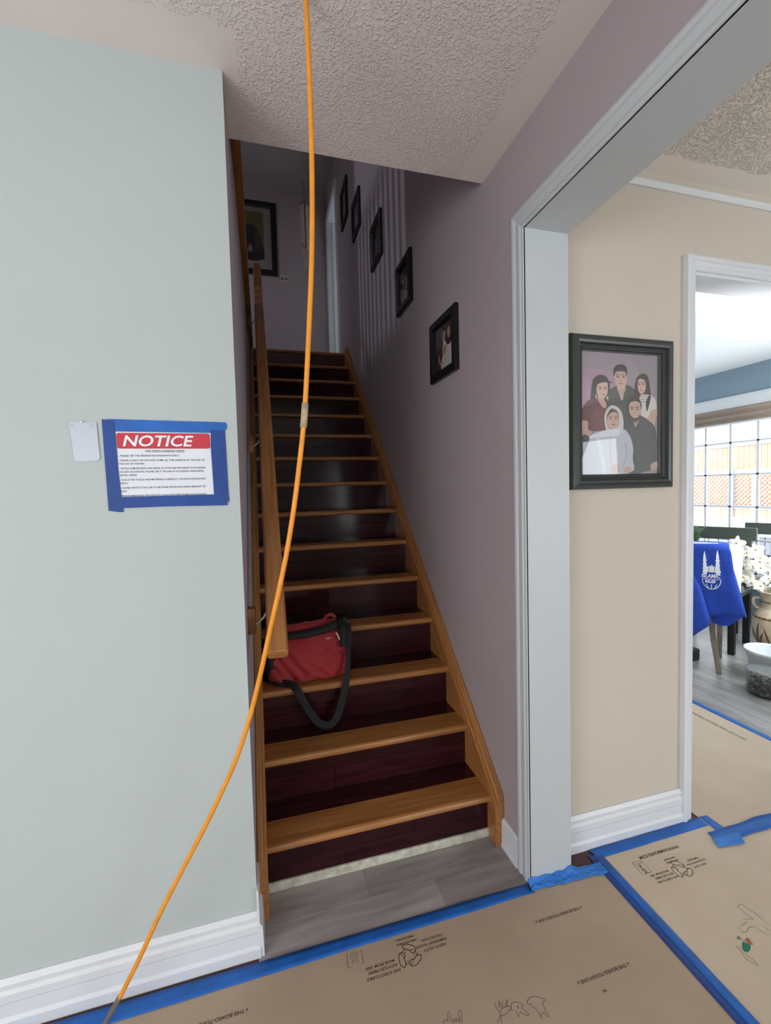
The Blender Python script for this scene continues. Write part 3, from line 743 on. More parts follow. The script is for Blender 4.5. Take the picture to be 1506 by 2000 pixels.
# wind chime hanging near the back wall
wc = thing('wind_chime', 'wind chime of pale tubes hanging before the upstairs wall', 'wind chime', (.56, 5.0, ZU - .03))
bm = new_bm(); tube(bm, [(.56, 5.0, ZU), (.56, 5.0, 4.52)], .003, 6); obj('hanging_cord', bm, 'taupe', wc)
bm = new_bm(); lathe(bm, [(.052, 0), (.056, .012), (.04, .02), (.01, .06)], (.56, 5.0, 4.46), 16, True, True); obj('top_disc', bm, 'taupe', wc)
for k in range(6):
    a = k * PI / 3; bm = new_bm(); L_ = .36 + .05 * (k % 3)
    tube(bm, [(.56 + .038 * math.cos(a), 5 + .038 * math.sin(a), 4.46), (.56 + .038 * math.cos(a), 5 + .038 * math.sin(a), 4.42 - L_)], .011, 8)
    obj('chime_tube', bm, mat('chime_tube_%d' % k, '#cdbab0', .4), wc)
bm = new_bm(); tube(bm, [(.56, 5.0, 4.46), (.56, 5.0, 3.86)], .004, 6); lathe(bm, [(.0, 0), (.035, .012), (.04, .03), (.0, .045)], (.56, 5.0, 4.02), 12); obj('clapper', bm, 'taupe', wc, smooth=True)
bm = new_bm(); box(bm, .54, .585, 4.997, 5.003, 3.80, 3.99); obj('wind_sail', bm, mat('chime_sail', '#b7a49b', .6), wc, bevel=.002)

# ------------------------------------------------------------------ notice on the left wall
def FW(off):      # plane of the left wall front, u = x, v = z
    return lambda u, v: (u, YW - off, v)
nt_ = thing('notice_sign', 'printed NOTICE sheet with a red banner taped to the pale wall', 'sign', (-.243, YW, 1.337))
SX0, SX1, SZ0, SZ1 = -.359, -.128, 1.337, 1.506
bm = new_bm(); poly(bm, [(SX0 + .0045, SZ0), (SX1 + .003, SZ0 + .001), (SX1, SZ1 - .001), (SX0, SZ1)], FW(.0008)); obj('paper_sheet', bm, 'paper', nt_)
bm = new_bm(); rz0, rz1, rx0, rx1, rr = SZ1 - .0435, SZ1 - .003, SX0 + .003, SX1 - .003, .006
pts = []
for cx, cz, a0 in ((rx1 - rr, rz1 - rr, 0), (rx0 + rr, rz1 - rr, 90), (rx0 + rr, rz0 + rr, 180), (rx1 - rr, rz0 + rr, 270)):
    for k in range(6): a = math.radians(a0 + k * 18); pts.append((cx + rr * math.cos(a), cz + rr * math.sin(a)))
poly(bm, pts, FW(.0011)); ban = obj('banner', bm, 'red_print', nt_)
bm = new_bm(); text(bm, 'NOTICE', .0395, lambda u, v: (SX0 + .014 + u, YW - .0014, rz0 + .0065 + v), bold=.0007, shear=.22, sx=1.15); sub('banner_lettering', bm, 'white_print', ban)
LINES = [('C', 'FOR ONSITE WORKING CREWS', 0), ('L', '- PLEASE USE THE DESIGNATED WALKWAYS ONLY.', 0), ('L', '- PLEASE CLEAN THE SITE AND DUMP ALL THE GARBAGE AT THE END OF', 0), ('L', 'THE DAY IN THE BIN.', 1),
         ('L', '- EXTRA RAM BOARDS AND DROP CLOTHS ARE PROVIDED TO INCREASE', 0), ('L', 'ACCESS ON JOB SITE. PLEASE USE IT INCASE OF ACCESSING NON DESIG-', 1), ('L', 'NATED AREAS.', 1),
         ('L', '- PLACE THE TOOLS AND MATERIALS CAREFULLY ON NON DESIGNATED', 0), ('L', 'AREAS.', 1), ('L', '- COVER VENTS IF THE JOB TO BE DONE PRODUCES LARGE AMOUNT OF', 0), ('L', 'DUST.', 1),
         ('L', '- PLEASE MAINTAIN THE JOB SITE CLEAN AND FREE FROM ANY HAZARDS.', 0)]
bm = new_bm(); z = rz0 - .0085
for i, (al, s, cont) in enumerate(LINES):
    if i: z -= .0088 if cont else .0120
    if al == 'C': text(bm, s, .0066, lambda u, v, z=z: ((SX0 + SX1) / 2 + u, YW - .0012, z + v), bold=.00012, align='CENTER')
    else: text(bm, s, .00625, lambda u, v, z=z: (SX0 + .005 + u, YW - .0012, z + v), bold=.00008, sx=1.0)
box(bm, -.290, -.196, YW - .0013, YW - .0012, rz0 - .0100, rz0 - .0097)
obj('lettering', bm, 'blackink', nt_)

def wall_tape(pts, m, label, off):
    bm = new_bm(); poly(bm, pts, FW(off)); o = obj('tape_strip', bm, m, None, solid=.0006)
    tag(o, label, 'tape', 'blue tape around the notice'); return o
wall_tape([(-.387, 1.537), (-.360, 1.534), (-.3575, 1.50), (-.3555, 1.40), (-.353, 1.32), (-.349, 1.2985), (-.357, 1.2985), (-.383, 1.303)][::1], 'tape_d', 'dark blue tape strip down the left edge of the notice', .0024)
wall_tape([(-.376, 1.538), (-.09, 1.534), (-.086, 1.527), (-.0865, 1.519), (-.091, 1.512), (-.129, 1.5045), (-.358, 1.5065), (-.358, 1.525)], 'tape', 'bright blue tape strip along the top edge of the notice', .0016)
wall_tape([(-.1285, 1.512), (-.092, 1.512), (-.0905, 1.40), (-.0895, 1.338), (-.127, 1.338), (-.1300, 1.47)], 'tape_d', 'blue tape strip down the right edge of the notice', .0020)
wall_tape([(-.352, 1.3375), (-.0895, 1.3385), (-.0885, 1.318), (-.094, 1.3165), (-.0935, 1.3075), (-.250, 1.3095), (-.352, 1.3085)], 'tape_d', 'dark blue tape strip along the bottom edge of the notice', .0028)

sl_ = thing('plastic_sleeve', 'empty clear plastic sleeve hanging left of the notice', 'sleeve', (-.43, YW, 1.43))
bm = new_bm(); poly(bm, [(-.460, 1.529), (-.399, 1.528), (-.3955, 1.436), (-.402, 1.431), (-.446, 1.4305), (-.4525, 1.435)], FW(.0025)); obj('pouch', bm, mat('cloudy_plastic', '#b6bec8', .25, spec=.7), sl_, solid=.001)
_gp = mat('grey_print', '#8d9298', .6)
bm = new_bm(); box(bm, -.457, -.447, YW - .0034, YW - .0031, 1.5205, 1.5215); box(bm, -.457, -.448, YW - .0034, YW - .0031, 1.5175, 1.5183); obj('small_print', bm, _gp, sl_)
bm = new_bm(); box(bm, -.416, -.403, YW - .0034, YW - .0031, 1.5215, 1.5223); box(bm, -.415, -.403, YW - .0034, YW - .0031, 1.5185, 1.5193); obj('small_print', bm, _gp, sl_)
bm = new_bm(); lathe(bm, [(.0, 0), (.004, .0), (.004, .004), (0, .006)], (-.432, YW - .003, 1.527), 10); obj('hook', bm, 'white', sl_)

# ------------------------------------------------------------------ floor protection boards and tape
def FF(z): return lambda u, v: (u, v, z)
def sheet(name, pts, z, th, m, label, creases=()):
    bm = new_bm(); a = [(x, y, z) for x, y in pts]; b = [(x, y, z + th) for x, y in pts]
    extr(bm, None, a, b); o = obj(name, bm, m); tag(o, label, 'floor covering'); return o

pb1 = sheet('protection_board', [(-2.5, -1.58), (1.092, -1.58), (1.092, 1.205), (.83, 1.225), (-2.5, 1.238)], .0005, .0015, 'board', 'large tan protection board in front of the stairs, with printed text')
pb2 = sheet('protection_board', [(1.094, -2.6), (1.92, -2.6), (1.72, 1.20), (1.70, 1.275), (1.094, 1.275)], .0005, .0015, 'board2', 'tan protection board below the family portrait, with childish drawings')
pb3 = sheet('protection_board', [(1.9205, -2.6), (2.45, -2.6), (2.45, 1.20), (1.7205, 1.20)], .0005, .0015, 'board2', 'tan protection board at the right edge before the doorway')
pb4 = sheet('protection_board', [(1.625, 1.215), (2.47, 1.215), (2.47, 3.2), (1.625, 3.2)], .0025, .0015, 'board2', 'tan protection board through the kitchen doorway')
INK_Z = .0024
def rot180(x0, y0):   # printing faces away from the stairs: read upside down from the camera
    return lambda u, v: (x0 - u, y0 - v, INK_Z)
def recycle(bm, cx, cy, r):
    for k in range(3):
        a = PI / 2 + k * 2 * PI / 3
        def G(u, v, a=a): return (cx + (u * math.cos(a) - v * math.sin(a)) * r, cy + (u * math.sin(a) + v * math.cos(a)) * r, INK_Z)
        stroke(bm, [(.95, .35), (1.05, .0), (.75, -.55), (.35, -.75), (.15, -.35), (.45, -.15), (.62, .2), (.95, .35)], .075, G, 3)
        stroke(bm, [(.35, .15), (.5, .5), (.72, .15)], .07, G, 0)
        stroke(bm, [(.35, -.75), (.45, -.15)], .05, G, 0)
bm = new_bm()
recycle(bm, .355, 1.145, .033)
for s, x, y, sz in (('MADE FROM 100%', .312, 1.150, .0105), ('RECYCLED FIBERS', .316, 1.137, .0105), ('AND IS RECYCLABLE.', .322, 1.122, .0105),
                    ('100% REUSABLE', .392, 1.186, .009), ('FIBER BOARD', .386, 1.199, .009), ('HEAVY DUTY', .470, 1.150, .0115), ('TEMPORARY FLOOR', .478, 1.164, .0105), ('PROTECTION', .468, 1.178, .0105)):
    text(bm, s, sz, rot180(x, y), bold=.0002)
for y, x in ((1.128, .926), (.951, .934), (1.146, -.086)):
    text(bm, '\u00bb THIS BOARD-TOUGH LINE \u00ab', .0125, rot180(x, y), bold=.0003)
stroke(bm, [(.184, 1.204), (.181, 1.164), (.190, 1.164)], .0015, FF(INK_Z), 0); stroke(bm, [(.226, 1.204), (.226, 1.166), (.219, 1.164)], .0015, FF(INK_Z), 0)
for k in range(3): stroke(bm, [(.190, 1.199 - k * .006), (.217, 1.199 - k * .006)], .001, FF(INK_Z), 0)
stroke(bm, [(.196, 1.172), (.199, 1.182), (.204, 1.174), (.208, 1.182), (.213, 1.172)], .0015, FF(INK_Z), 0)
obj('printed_text', bm, 'ink', pb1)['kind'] = 'stuff'
bm = new_bm(); recycle(bm, 1.345, 1.140, .034)
text(bm, 'WWW.RAMBOARD.COM', .0165, rot180(1.424, 1.224), bold=.0005, sx=.95)
for s, x, y, sz in (('MADE FROM 100%', 1.300, 1.152, .0095), ('RECYCLED FIBERS', 1.306, 1.139, .0095), ('AND IS RECYCLABLE', 1.312, 1.125, .0095),
                    ('100% REUSABLE', 1.374, 1.176, .008), ('FIBER BOARD', 1.370, 1.188, .008), ('TEMPORARY', 1.448, 1.163, .0095), ('FLOOR PROTECTION', 1.462, 1.150, .0085), ('HEAVY DUTY', 1.450, 1.136, .0095)):
    text(bm, s, sz, rot180(x, y), bold=.0002)
stroke(bm, [(1.206, 1.209), (1.244, 1.211), (1.241, 1.161), (1.202, 1.160), (1.206, 1.209)], .0015, FF(INK_Z), 0); stroke(bm, [(1.206, 1.200), (1.243, 1.202)], .0012, FF(INK_Z), 0)
text(bm, 'FLEX', .017, lambda u, v: (1.216 + v, 1.197 - u, INK_Z), bold=.0004)
obj('printed_text', bm, 'ink', pb2)['kind'] = 'stuff'
bm = new_bm()
text(bm, 'TEMPORARY FLOOR PROTECTION', .022, lambda u, v: (2.36 - v, 1.98 - u, .0044), bold=.0004)
obj('printed_text', bm, 'ink', pb4)['kind'] = 'stuff'

# pencil drawings on the boards (outlines measured on the floor)
D1 = {'a': [(0.532, 0.95), (0.542, 0.954), (0.555, 0.955), (0.566, 0.952), (0.556, 0.945), (0.542, 0.941), (0.532, 0.942), (0.532, 0.95)], 'b': [(0.562, 0.946), (0.568, 0.954), (0.576, 0.958), (0.585, 0.956), (0.594, 0.95), (0.597, 0.944), (0.59, 0.942), (0.597, 0.931), (0.6, 0.923), (0.591, 0.926), (0.585, 0.932)], 'c': [(0.562, 0.945), (0.568, 0.943)], 'd': [(0.574, 0.94), (0.572, 0.927), (0.579, 0.932), (0.586, 0.934)], 'e': [(0.582, 0.949), (0.584, 0.945), (0.58, 0.943), (0.582, 0.949)], 'f': [(0.552, 0.956), (0.561, 0.967), (0.565, 0.967), (0.556, 0.955)], 'g': [(0.537, 0.958), (0.54, 0.969), (0.544, 0.97), (0.541, 0.958)], 'h': [(0.531, 0.944), (0.515, 0.931)], 'i': [(0.532, 0.942), (0.524, 0.928)], 'i2': [(0.529, 0.972), (0.529, 0.957), (0.532, 0.95)], 'i3': [(0.551, 0.969), (0.544, 0.955)], 'j': [(0.619, 0.941), (0.61, 0.945), (0.613, 0.951), (0.625, 0.955), (0.637, 0.954), (0.65, 0.947), (0.66, 0.939), (0.649, 0.936), (0.646, 0.923), (0.647, 0.904), (0.64, 0.909), (0.64, 0.916), (0.628, 0.914), (0.625, 0.907), (0.625, 0.924), (0.618, 0.937)], 'k': [(0.384, 0.97), (0.394, 0.974), (0.398, 0.97), (0.404, 0.986), (0.41, 0.986), (0.404, 0.968)], 'l': [(0.408, 0.963), (0.412, 0.971), (0.413, 0.963), (0.422, 0.972), (0.419, 0.96), (0.428, 0.968), (0.426, 0.959), (0.432, 0.98), (0.44, 0.979), (0.43, 0.956)]}
D2 = {'a': [(1.394, 0.94), (1.391, 0.943), (1.391, 0.952), (1.388, 0.977), (1.391, 0.984), (1.401, 0.986), (1.412, 0.984), (1.412, 0.969), (1.416, 0.955), (1.419, 0.94), (1.418, 0.925), (1.417, 0.91)], 'b': [(1.394, 0.94), (1.363, 0.949)], 'c': [(1.366, 0.94), (1.349, 0.937), (1.334, 0.936)], 'd': [(1.318, 0.934), (1.325, 0.929)], 'e': [(1.318, 0.926), (1.324, 0.919), (1.337, 0.919), (1.354, 0.925), (1.372, 0.921), (1.375, 0.91), (1.383, 0.892)], 'f': [(1.397, 0.917), (1.402, 0.9)], 'g': [(1.296, 0.907), (1.298, 0.903), (1.304, 0.9)], 'h': [(1.261, 0.898), (1.263, 0.883), (1.256, 0.871), (1.257, 0.856), (1.266, 0.84)], 'i': [(1.27, 0.896), (1.269, 0.887)], 'j': [(1.266, 0.875), (1.266, 0.865), (1.271, 0.855), (1.266, 0.84)]}
G_ = dict(green=[(1.294, 0.9), (1.299, 0.894), (1.304, 0.887), (1.293, 0.879), (1.279, 0.875), (1.27, 0.877), (1.27, 0.884), (1.281, 0.893)], orange=[(1.313, 0.905), (1.32, 0.901), (1.316, 0.893), (1.312, 0.885), (1.304, 0.889), (1.303, 0.899)], grey=[(1.29, 0.914), (1.298, 0.916), (1.299, 0.909), (1.292, 0.906), (1.285, 0.91)])
for grp in ('abcdefghi', 'j', 'kl'):
    bm = new_bm()
    for k_, v in D1.items():
        if k_[0] in grp: stroke(bm, v, .0012, FF(INK_Z), 3)
    obj('pencil_drawing', bm, 'pencil', pb1)
for grp in ('abcdef', 'ghij'):
    bm = new_bm()
    for k_, v in D2.items():
        if k_[0] in grp: stroke(bm, v, .0011, FF(INK_Z), 3)
    dr = obj('pencil_drawing', bm, 'pencil', pb2)
for k, c, l in (('green', '#2f7f6c', 'green crayon patch'), ('orange', '#b5704a', 'orange crayon patch'), ('grey', '#8d8370', 'grey crayon patch')):
    bm = new_bm(); poly(bm, G_[k], FF(INK_Z + .0002), 3); o = sub('crayon_patch', bm, mat('crayon_' + k, c, .9, var=.25, vscale=300), dr); o['label'] = l


# tapes on the floor
def tape(pts_a, pts_b, z, m, label, rough=.0015, group='blue tape along the protection boards', lift=None):
    bm = new_bm(); n = 40; rows = []
    for i in range(n + 1):
        t = i / n; a = Vector(pts_a[0]).lerp(Vector(pts_a[1]), t); b = Vector(pts_b[0]).lerp(Vector(pts_b[1]), t)
        row = []
        for k in range(4):
            s = k / 3; p = a.lerp(b, s)
            w = noise.noise(Vector((p.x * 9, p.y * 9, k * 3.1))) * rough
            row.append(bm.verts.new((p.x, p.y + (w if k in (0, 3) else 0), z + abs(noise.noise(Vector((p.x * 14, p.y * 14, 5)))) * .0012 + (lift(t, s) if lift else 0))))
        rows.append(row)
    for q_, w_ in zip(rows, rows[1:]):
        for k in range(3): bm.faces.new((q_[k], q_[k + 1], w_[k + 1], w_[k]))
    o = obj('tape_strip', bm, m, None, smooth=True, solid=.0004); tag(o, label, 'tape', group); return o
tape([(-2.45, 1.268), (.815, 1.248)], [(-2.45, 1.212), (.815, 1.211)], .0028, 'tape', 'long blue tape strip across the foot of the stairs')
tape([(1.10, 1.300), (1.655, 1.304)], [(1.112, 1.258), (1.655, 1.262)], .0028, 'tape', 'blue tape strip below the beige wall baseboard')
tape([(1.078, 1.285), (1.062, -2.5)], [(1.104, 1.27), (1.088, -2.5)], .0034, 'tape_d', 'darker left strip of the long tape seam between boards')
tape([(1.101, 1.27), (1.086, -2.5)], [(1.130, 1.262), (1.116, -2.5)], .0040, 'tape', 'lighter right strip of the long tape seam between boards')
tape([(1.628, 1.305), (1.625, 1.185)], [(1.664, 1.300), (1.664, 1.19)], .0048, 'tape', 'short blue tape strip running out of the kitchen doorway corner')
tape([(1.58, 1.232), (2.45, 1.238)], [(1.58, 1.178), (2.45, 1.186)], .0056, 'tape', 'blue tape strip across the kitchen doorway', rough=.006)
tape([(1.575, 1.215), (1.70, 1.212)], [(1.55, 1.165), (1.665, 1.160)], .0068, 'tape2', 'short torn piece of blue tape at the doorway strip end', rough=.012)
tape([(2.452, 3.0), (2.462, 1.25)], [(2.486, 3.0), (2.502, 1.25)], .0048, 'tape', 'thin blue tape strip along the board edge in the kitchen')
# crumpled piece around the jamb foot
bm = new_bm(); rows = []
n = 60
for i in range(n + 1):
    t = i / n; x = .808 + t * .290
    row = []
    wid = .034 + .010 * noise.noise(Vector((x * 22, 7, 1))) + .006 * noise.noise(Vector((x * 70, 2, 1)))
    up = (.014 + .016 * noise.noise(Vector((x * 26, 3, 8)))) * (1 if t < .55 else max(0, (1 - (t - .55) / .3)))
    for k in range(7):
        s_ = k / 6; yy = (YJ - .001) - s_ * wid - (x - .9) * .05 * s_
        cre = .009 * abs(noise.noise(Vector((x * 60, s_ * 4, 9)))) + .006 * abs(noise.noise(Vector((x * 25 + s_ * 3, s_ * 2, 2))))
        zz = .0042 + max(0, up) * (1 - s_) ** 3 + cre * (1 - abs(2 * s_ - 1) ** 3)
        row.append(bm.verts.new((x, yy, zz)))
    rows.append(row)
for q_, w_ in zip(rows, rows[1:]):
    for k in range(6): bm.faces.new((q_[k], q_[k + 1], w_[k + 1], w_[k]))
tag(obj('tape_strip', bm, 'tape2', None, solid=.0004), 'crumpled light blue tape stuck around the foot of the white jamb', 'tape', 'blue tape along the protection boards')

# small debris
for x, y, s in ((.82, .91, .007), (1.53, .86, .004)):
    bm = new_bm(); bmesh.ops.create_icosphere(bm, subdivisions=1, radius=s * .6, matrix=Matrix.Translation((x, y, .0025 + s * .3)) @ Matrix.Diagonal((1.6, .5, .5, 1)))
    tag(obj('wood_chip', bm, 'vase_d'), 'dark wood chip on the large protection board' if x < 1 else 'tiny wood chip on the board below the portrait', 'debris')

# ------------------------------------------------------------------ hanging orange cable
cb_ = thing('hanging_cable', 'thin orange cable hanging from the ceiling down to the floor', 'cable', (-.437, 1.217, 0))
CP = [(.1365, 1.045, 2.457), (.138, 1.045, 2.331), (.1385, 1.045, 2.221), (.138, 1.045, 2.109), (.1345, 1.045, 1.972), (.129, 1.045, 1.857), (.1205, 1.045, 1.741), (.111, 1.045, 1.624), (.100, 1.045, 1.506), (.086, 1.045, 1.405), (.070, 1.046, 1.304),
      (.051, 1.053, 1.203), (.030, 1.064, 1.110), (.006, 1.078, 1.012), (-.021, 1.093, .900), (-.050, 1.108, .792), (-.086, 1.122, .687), (-.127, 1.134, .597), (-.171, 1.145, .509), (-.233, 1.158, .396), (-.290, 1.171, .288), (-.340, 1.184, .183), (-.395, 1.197, .078)]
cpp = cr(CP, 6)
bm = new_bm(); tube(bm, cpp, .0058, 12); obj('cable_sheath', bm, 'cord', cb_, smooth=True)
bm = new_bm(); tube(bm, cr([(-.393, 1.197, .082), (-.415, 1.201, .045), (-.437, 1.206, .009)], 6), .0064, 12); obj('lower_sleeve', bm, 'cord_grey', cb_, smooth=True)
seg = [p for p in cpp if 1.475 < p.z < 1.545]
bm = new_bm(); tube(bm, seg, .0080, 12); obj('tape_wrap', bm, 'cord_tape', cb_, smooth=True)


# ------------------------------------------------------------------ red bag on the third step
bag = thing('shoulder_bag', 'red nylon bag with black strap resting on the stairs under the handrail', 'bag', (.17, 1.97, .525))
def bagpt(a, b, c):
    """unit cube coordinates -1..1 to the soft bag body"""
    L4 = (abs(a) ** 6 + abs(b) ** 6 + abs(c) ** 6) ** (1 / 6)
    m_ = max(abs(a), abs(b), abs(c)); k = m_ / max(L4, 1e-6)
    a, b, c = a * k, b * k, c * k
    h = (c + 1) / 2
    w = .172 - .012 * h + .006 * math.sin(h * PI)
    d = .066 * (1 - .45 * h ** 2.2)
    x = .166 + .010 * h + a * w; y = 1.930 + .035 * h + b * d; z = .527 + h * (.192 + .014 * (a * .5 + .5)) - .012 * (1 - a * a) * h ** 4
    f = noise.noise(Vector((x * 14, z * 11, b * 2))) * .016 + noise.noise(Vector((x * 26 + z * 30, z * 9, 4 + b))) * .011
    y += (-abs(b)) * f if b < 0 else 0
    if b < 0:
        for (x0, z0, x1, z1, w_, dp) in ((.03, .69, .15, .56, .010, .012), (.01, .66, .10, .545, .008, .010), (.30, .66, .335, .56, .010, .012), (.20, .70, .31, .665, .012, .005)):
            tx, tz = x1 - x0, z1 - z0; L2 = tx * tx + tz * tz; t = max(0, min(1, ((x - x0) * tx + (z - z0) * tz) / L2))
            dd = math.hypot(x - x0 - t * tx, z - z0 - t * tz); y += abs(b) * dp * math.exp(-(dd / w_) ** 2) - abs(b) * dp * .6 * math.exp(-((dd - 2 * w_) / w_) ** 2)
    x += a * noise.noise(Vector((y * 25, z * 20, 2))) * .008
    return Vector((x, y, max(z, .527)))
bm = new_bm(); bmesh.ops.create_cube(bm, size=2); bmesh.ops.subdivide_edges(bm, edges=bm.edges[:], cuts=25, use_grid_fill=True)
for v in bm.verts: v.co = bagpt(*v.co)
obj('bag_body', bm, 'red', bag, smooth=True)
# rounded red lid above the zipper
bm = new_bm(); bmesh.ops.create_uvsphere(bm, u_segments=28, v_segments=14, radius=1)
for v in bm.verts:
    x, y, z = v.co
    v.co = Vector((.17 + x * .150, 1.985 + y * .034, .733 + z * .022 + .012 * x + .008 * noise.noise(Vector((x * 4, y, z)))))
lid = obj('bag_lid', bm, 'red', bag, smooth=True)
bm = new_bm(); tube(bm, cr([(.245, 1.985, .752), (.262, 1.985, .772), (.285, 1.985, .776), (.300, 1.985, .758)], 6), .008, 8); obj('grab_loop', bm, 'red', bag, smooth=True)
# black zipper band along the top front edge
bm = new_bm(); pts = cr([(.000, 1.935, .706), (.08, 1.926, .716), (.17, 1.924, .720), (.25, 1.927, .733), (.315, 1.936, .750)], 8)
ribbon(bm, pts, [Vector((0, .012, .024)) * (1 + .5 * i / len(pts)) for i in range(len(pts))]); zb = obj('zipper_band', bm, 'black', bag, smooth=True, solid=.004)
bm = new_bm(); ribbon(bm, [(.288, 1.892, .722), (.296, 1.884, .706), (.300, 1.881, .692)], (.005, 0, .001)); sub('zipper_pull', bm, 'steel', zb, solid=.002)
# black corner panel and buckle
bm = new_bm(); n0 = 8
pts = cr([(.318, 1.945, .760), (.322, 1.906, .735), (.320, 1.890, .700), (.318, 1.880, .660)], 6)
ribbon(bm, pts, (.036, 0, 0)); cpn = obj('corner_patch', bm, 'black', bag, smooth=True, solid=.005)
bm = new_bm(); box(bm, .323, .347, 1.935, 1.965, .745, .768); obj('strap_buckle', bm, 'black', bag, bevel=.004)
bm = new_bm(); tube(bm, cr([(.345, 1.93, .730), (.356, 1.925, .715), (.352, 1.92, .698), (.342, 1.925, .710), (.345, 1.93, .730)], 5), .0022, 6); obj('strap_ring', bm, 'steel', bag, smooth=True)
bm = new_bm(); box(bm, .240, .262, 1.882, 1.885, .700, .7045); obj('badge', bm, 'steel', bag, bevel=.001)
# black end panel on the left
bm = new_bm()
for k, (z, x0) in enumerate(((.53, -.022), (.60, -.026), (.68, -.024), (.725, -.012))):
    pass
bmesh.ops.create_uvsphere(bm, u_segments=20, v_segments=12, radius=1)
for v in bm.verts:
    x, y, z = v.co; v.co = Vector((.006 + x * .032, 1.940 + y * .060, .628 + z * .100))
obj('end_panel', bm, 'black', bag, smooth=True)
# strap hanging over the step edge
SP = [(.020, 1.875, .540), (.055, 1.862, .540), (.088, 1.838, .540), (.110, 1.812, .522), (.132, 1.806, .475), (.158, 1.806, .425), (.188, 1.800, .382), (.228, 1.798, .364), (.262, 1.800, .384), (.288, 1.808, .440), (.308, 1.816, .510), (.322, 1.832, .570), (.336, 1.870, .640), (.348, 1.905, .705), (.350, 1.935, .745)]
pp = cr(SP, 6); W = []
for i, p in enumerate(pp):
    t = (pp[min(i + 1, len(pp) - 1)] - pp[max(0, i - 1)]).normalized(); w = t.cross(Vector((0, -1, .15))).normalized()
    W.append(w * (.030 if i < len(pp) * .75 else .022))
bm = new_bm(); ribbon(bm, pp, W); obj('shoulder_strap', bm, 'black', bag, solid=.0018)


# ------------------------------------------------------------------ kitchen furniture
KP = Vector((3.0, 2.3, 0)); KR = Vector((.61, -.79, 0)); KD = Vector((.79, .61, 0))
def K(s, d, z, P=KP): return P + KR * s + KD * d + Vector((0, 0, z))
# cream dining chair seen from behind
cc = thing('dining_chair', 'cream upholstered chair with taupe legs, a blue shirt draped over its back', 'chair', tuple(K(-.09, .2, 0)))
bm = new_bm(); rows = []
for i in range(15):
    v = i / 14; z = .44 + v * .478; row = []
    for j in range(17):
        u = j / 16 * 2 - 1; hw = .235 - .02 * (1 - v)
        zz = z - (.035 * abs(u) ** 4) * v ** 3
        row.append(bm.verts.new(K(-.09 + u * hw, .045 + .09 * abs(u) ** 2.2 - .03 * v, zz)))
    rows.append(row)
for a, b in zip(rows, rows[1:]):
    for j in range(16): bm.faces.new((a[j], a[j + 1], b[j + 1], b[j]))
obj('backrest', bm, 'cream', cc, smooth=True, solid=.045, bevel=.01)
bm = new_bm(); c = [K(-.32, .06, 0), K(.14, .06, 0), K(.05, .38, 0), K(-.24, .38, 0)]
extr(bm, None, [p + Vector((0, 0, .41)) for p in c], [p + Vector((0, 0, .49)) for p in c]); obj('seat', bm, 'cream', cc, bevel=.02)
for sx, near in ((.005, 1), (-.19, 1), (.03, 0), (-.22, 0)):
    bm = new_bm()
    if near: path = [(sx - .020, .10, .42), (sx - .022, .09, .33), (sx - .012, .07, .22), (sx + .006, .03, .10), (sx + .020, .0, .0)]
    else: path = [(sx, .35, .42), (sx, .355, .2), (sx, .36, 0)]
    pp = cr([tuple(K(*p)) for p in path], 5); wds = [.042 - .014 * i / len(pp) for i in range(len(pp))]
    prev = None
    for p, w in zip(pp, wds):
        ring = [bm.verts.new(p + KR * a * w / 2 + KD * b * w / 2) for a, b in ((-1, -1), (1, -1), (1, 1), (-1, 1))]
        if prev:
            for k in range(4): bm.faces.new((prev[k], prev[(k + 1) % 4], ring[(k + 1) % 4], ring[k]))
        else: bm.faces.new(ring[::-1])
        prev = ring
    bm.faces.new(prev)
    obj('leg', bm, 'taupe', cc, smooth=False, bevel=.004)

# blue shirt over the chair back
sh = thing('shirt', 'royal blue T-shirt with a white printed emblem hung over the cream chair', 'shirt', tuple(K(-.08, 0, .42)))
def sd(s, z): return -.022 + .010 * noise.noise(Vector((s * 12, z * 3, 0))) + .006 * noise.noise(Vector((s * 30 + z * 6, z * 5, 3)))
def lerp_tab(t, z):
    for (z0, v0), (z1, v1) in zip(t, t[1:]):
        if z0 >= z >= z1: return v0 + (v1 - v0) * (z0 - z) / (z0 - z1)
    return t[-1][1] if z < t[-1][0] else t[0][1]
RT = [(.890, .074), (.860, .084), (.748, .097), (.611, .131), (.424, .172), (.40, .168)]
bm = new_bm(); rows = []; NZ = 26
for i in range(NZ + 1):
    t = i / NZ; row = []
    for j in range(25):
        u = j / 24
        zb = .402 + .02 * u + .012 * math.sin(u * 9)
        z = .887 - t * (.887 - zb); s0 = -.31; s1 = lerp_tab(RT, z); s = s0 + (s1 - s0) * u
        zz = z - .012 * abs((s + .09) / .2) ** 3 * (1 - t)
        row.append(bm.verts.new(K(s, sd(s, z), zz)))
    rows.append(row)
back = []
for j in range(25):
    u = j / 24; s = -.31 + (.384) * u; zt = .887 - .012 * abs((s + .09) / .2) ** 3; d0 = .045 + .09 * min(1, abs((s + .09) / .235)) ** 2.2 - .03
    back.append((s, zt, d0))
top1 = [bm.verts.new(K(s, d0 - .005, z + .036)) for s, z, d0 in back]; top2 = [bm.verts.new(K(s, d0 + .032, z + .030)) for s, z, d0 in back]; top3 = [bm.verts.new(K(s, d0 + .045, z - .18)) for s, z, d0 in back]
seqs = [top3, top2, top1] + rows
for a, b in zip(seqs, seqs[1:]):
    for j in range(24): bm.faces.new((a[j], a[j + 1], b[j + 1], b[j]))
obj('shirt_body', bm, 'shirt', sh, smooth=True, solid=.003)
bm = new_bm(); rows = []   # sleeve lying over the left part
SE = [(.74, -.145), (.60, -.080), (.46, -.045), (.37, -.022), (.33, -.045), (.27, -.12)]
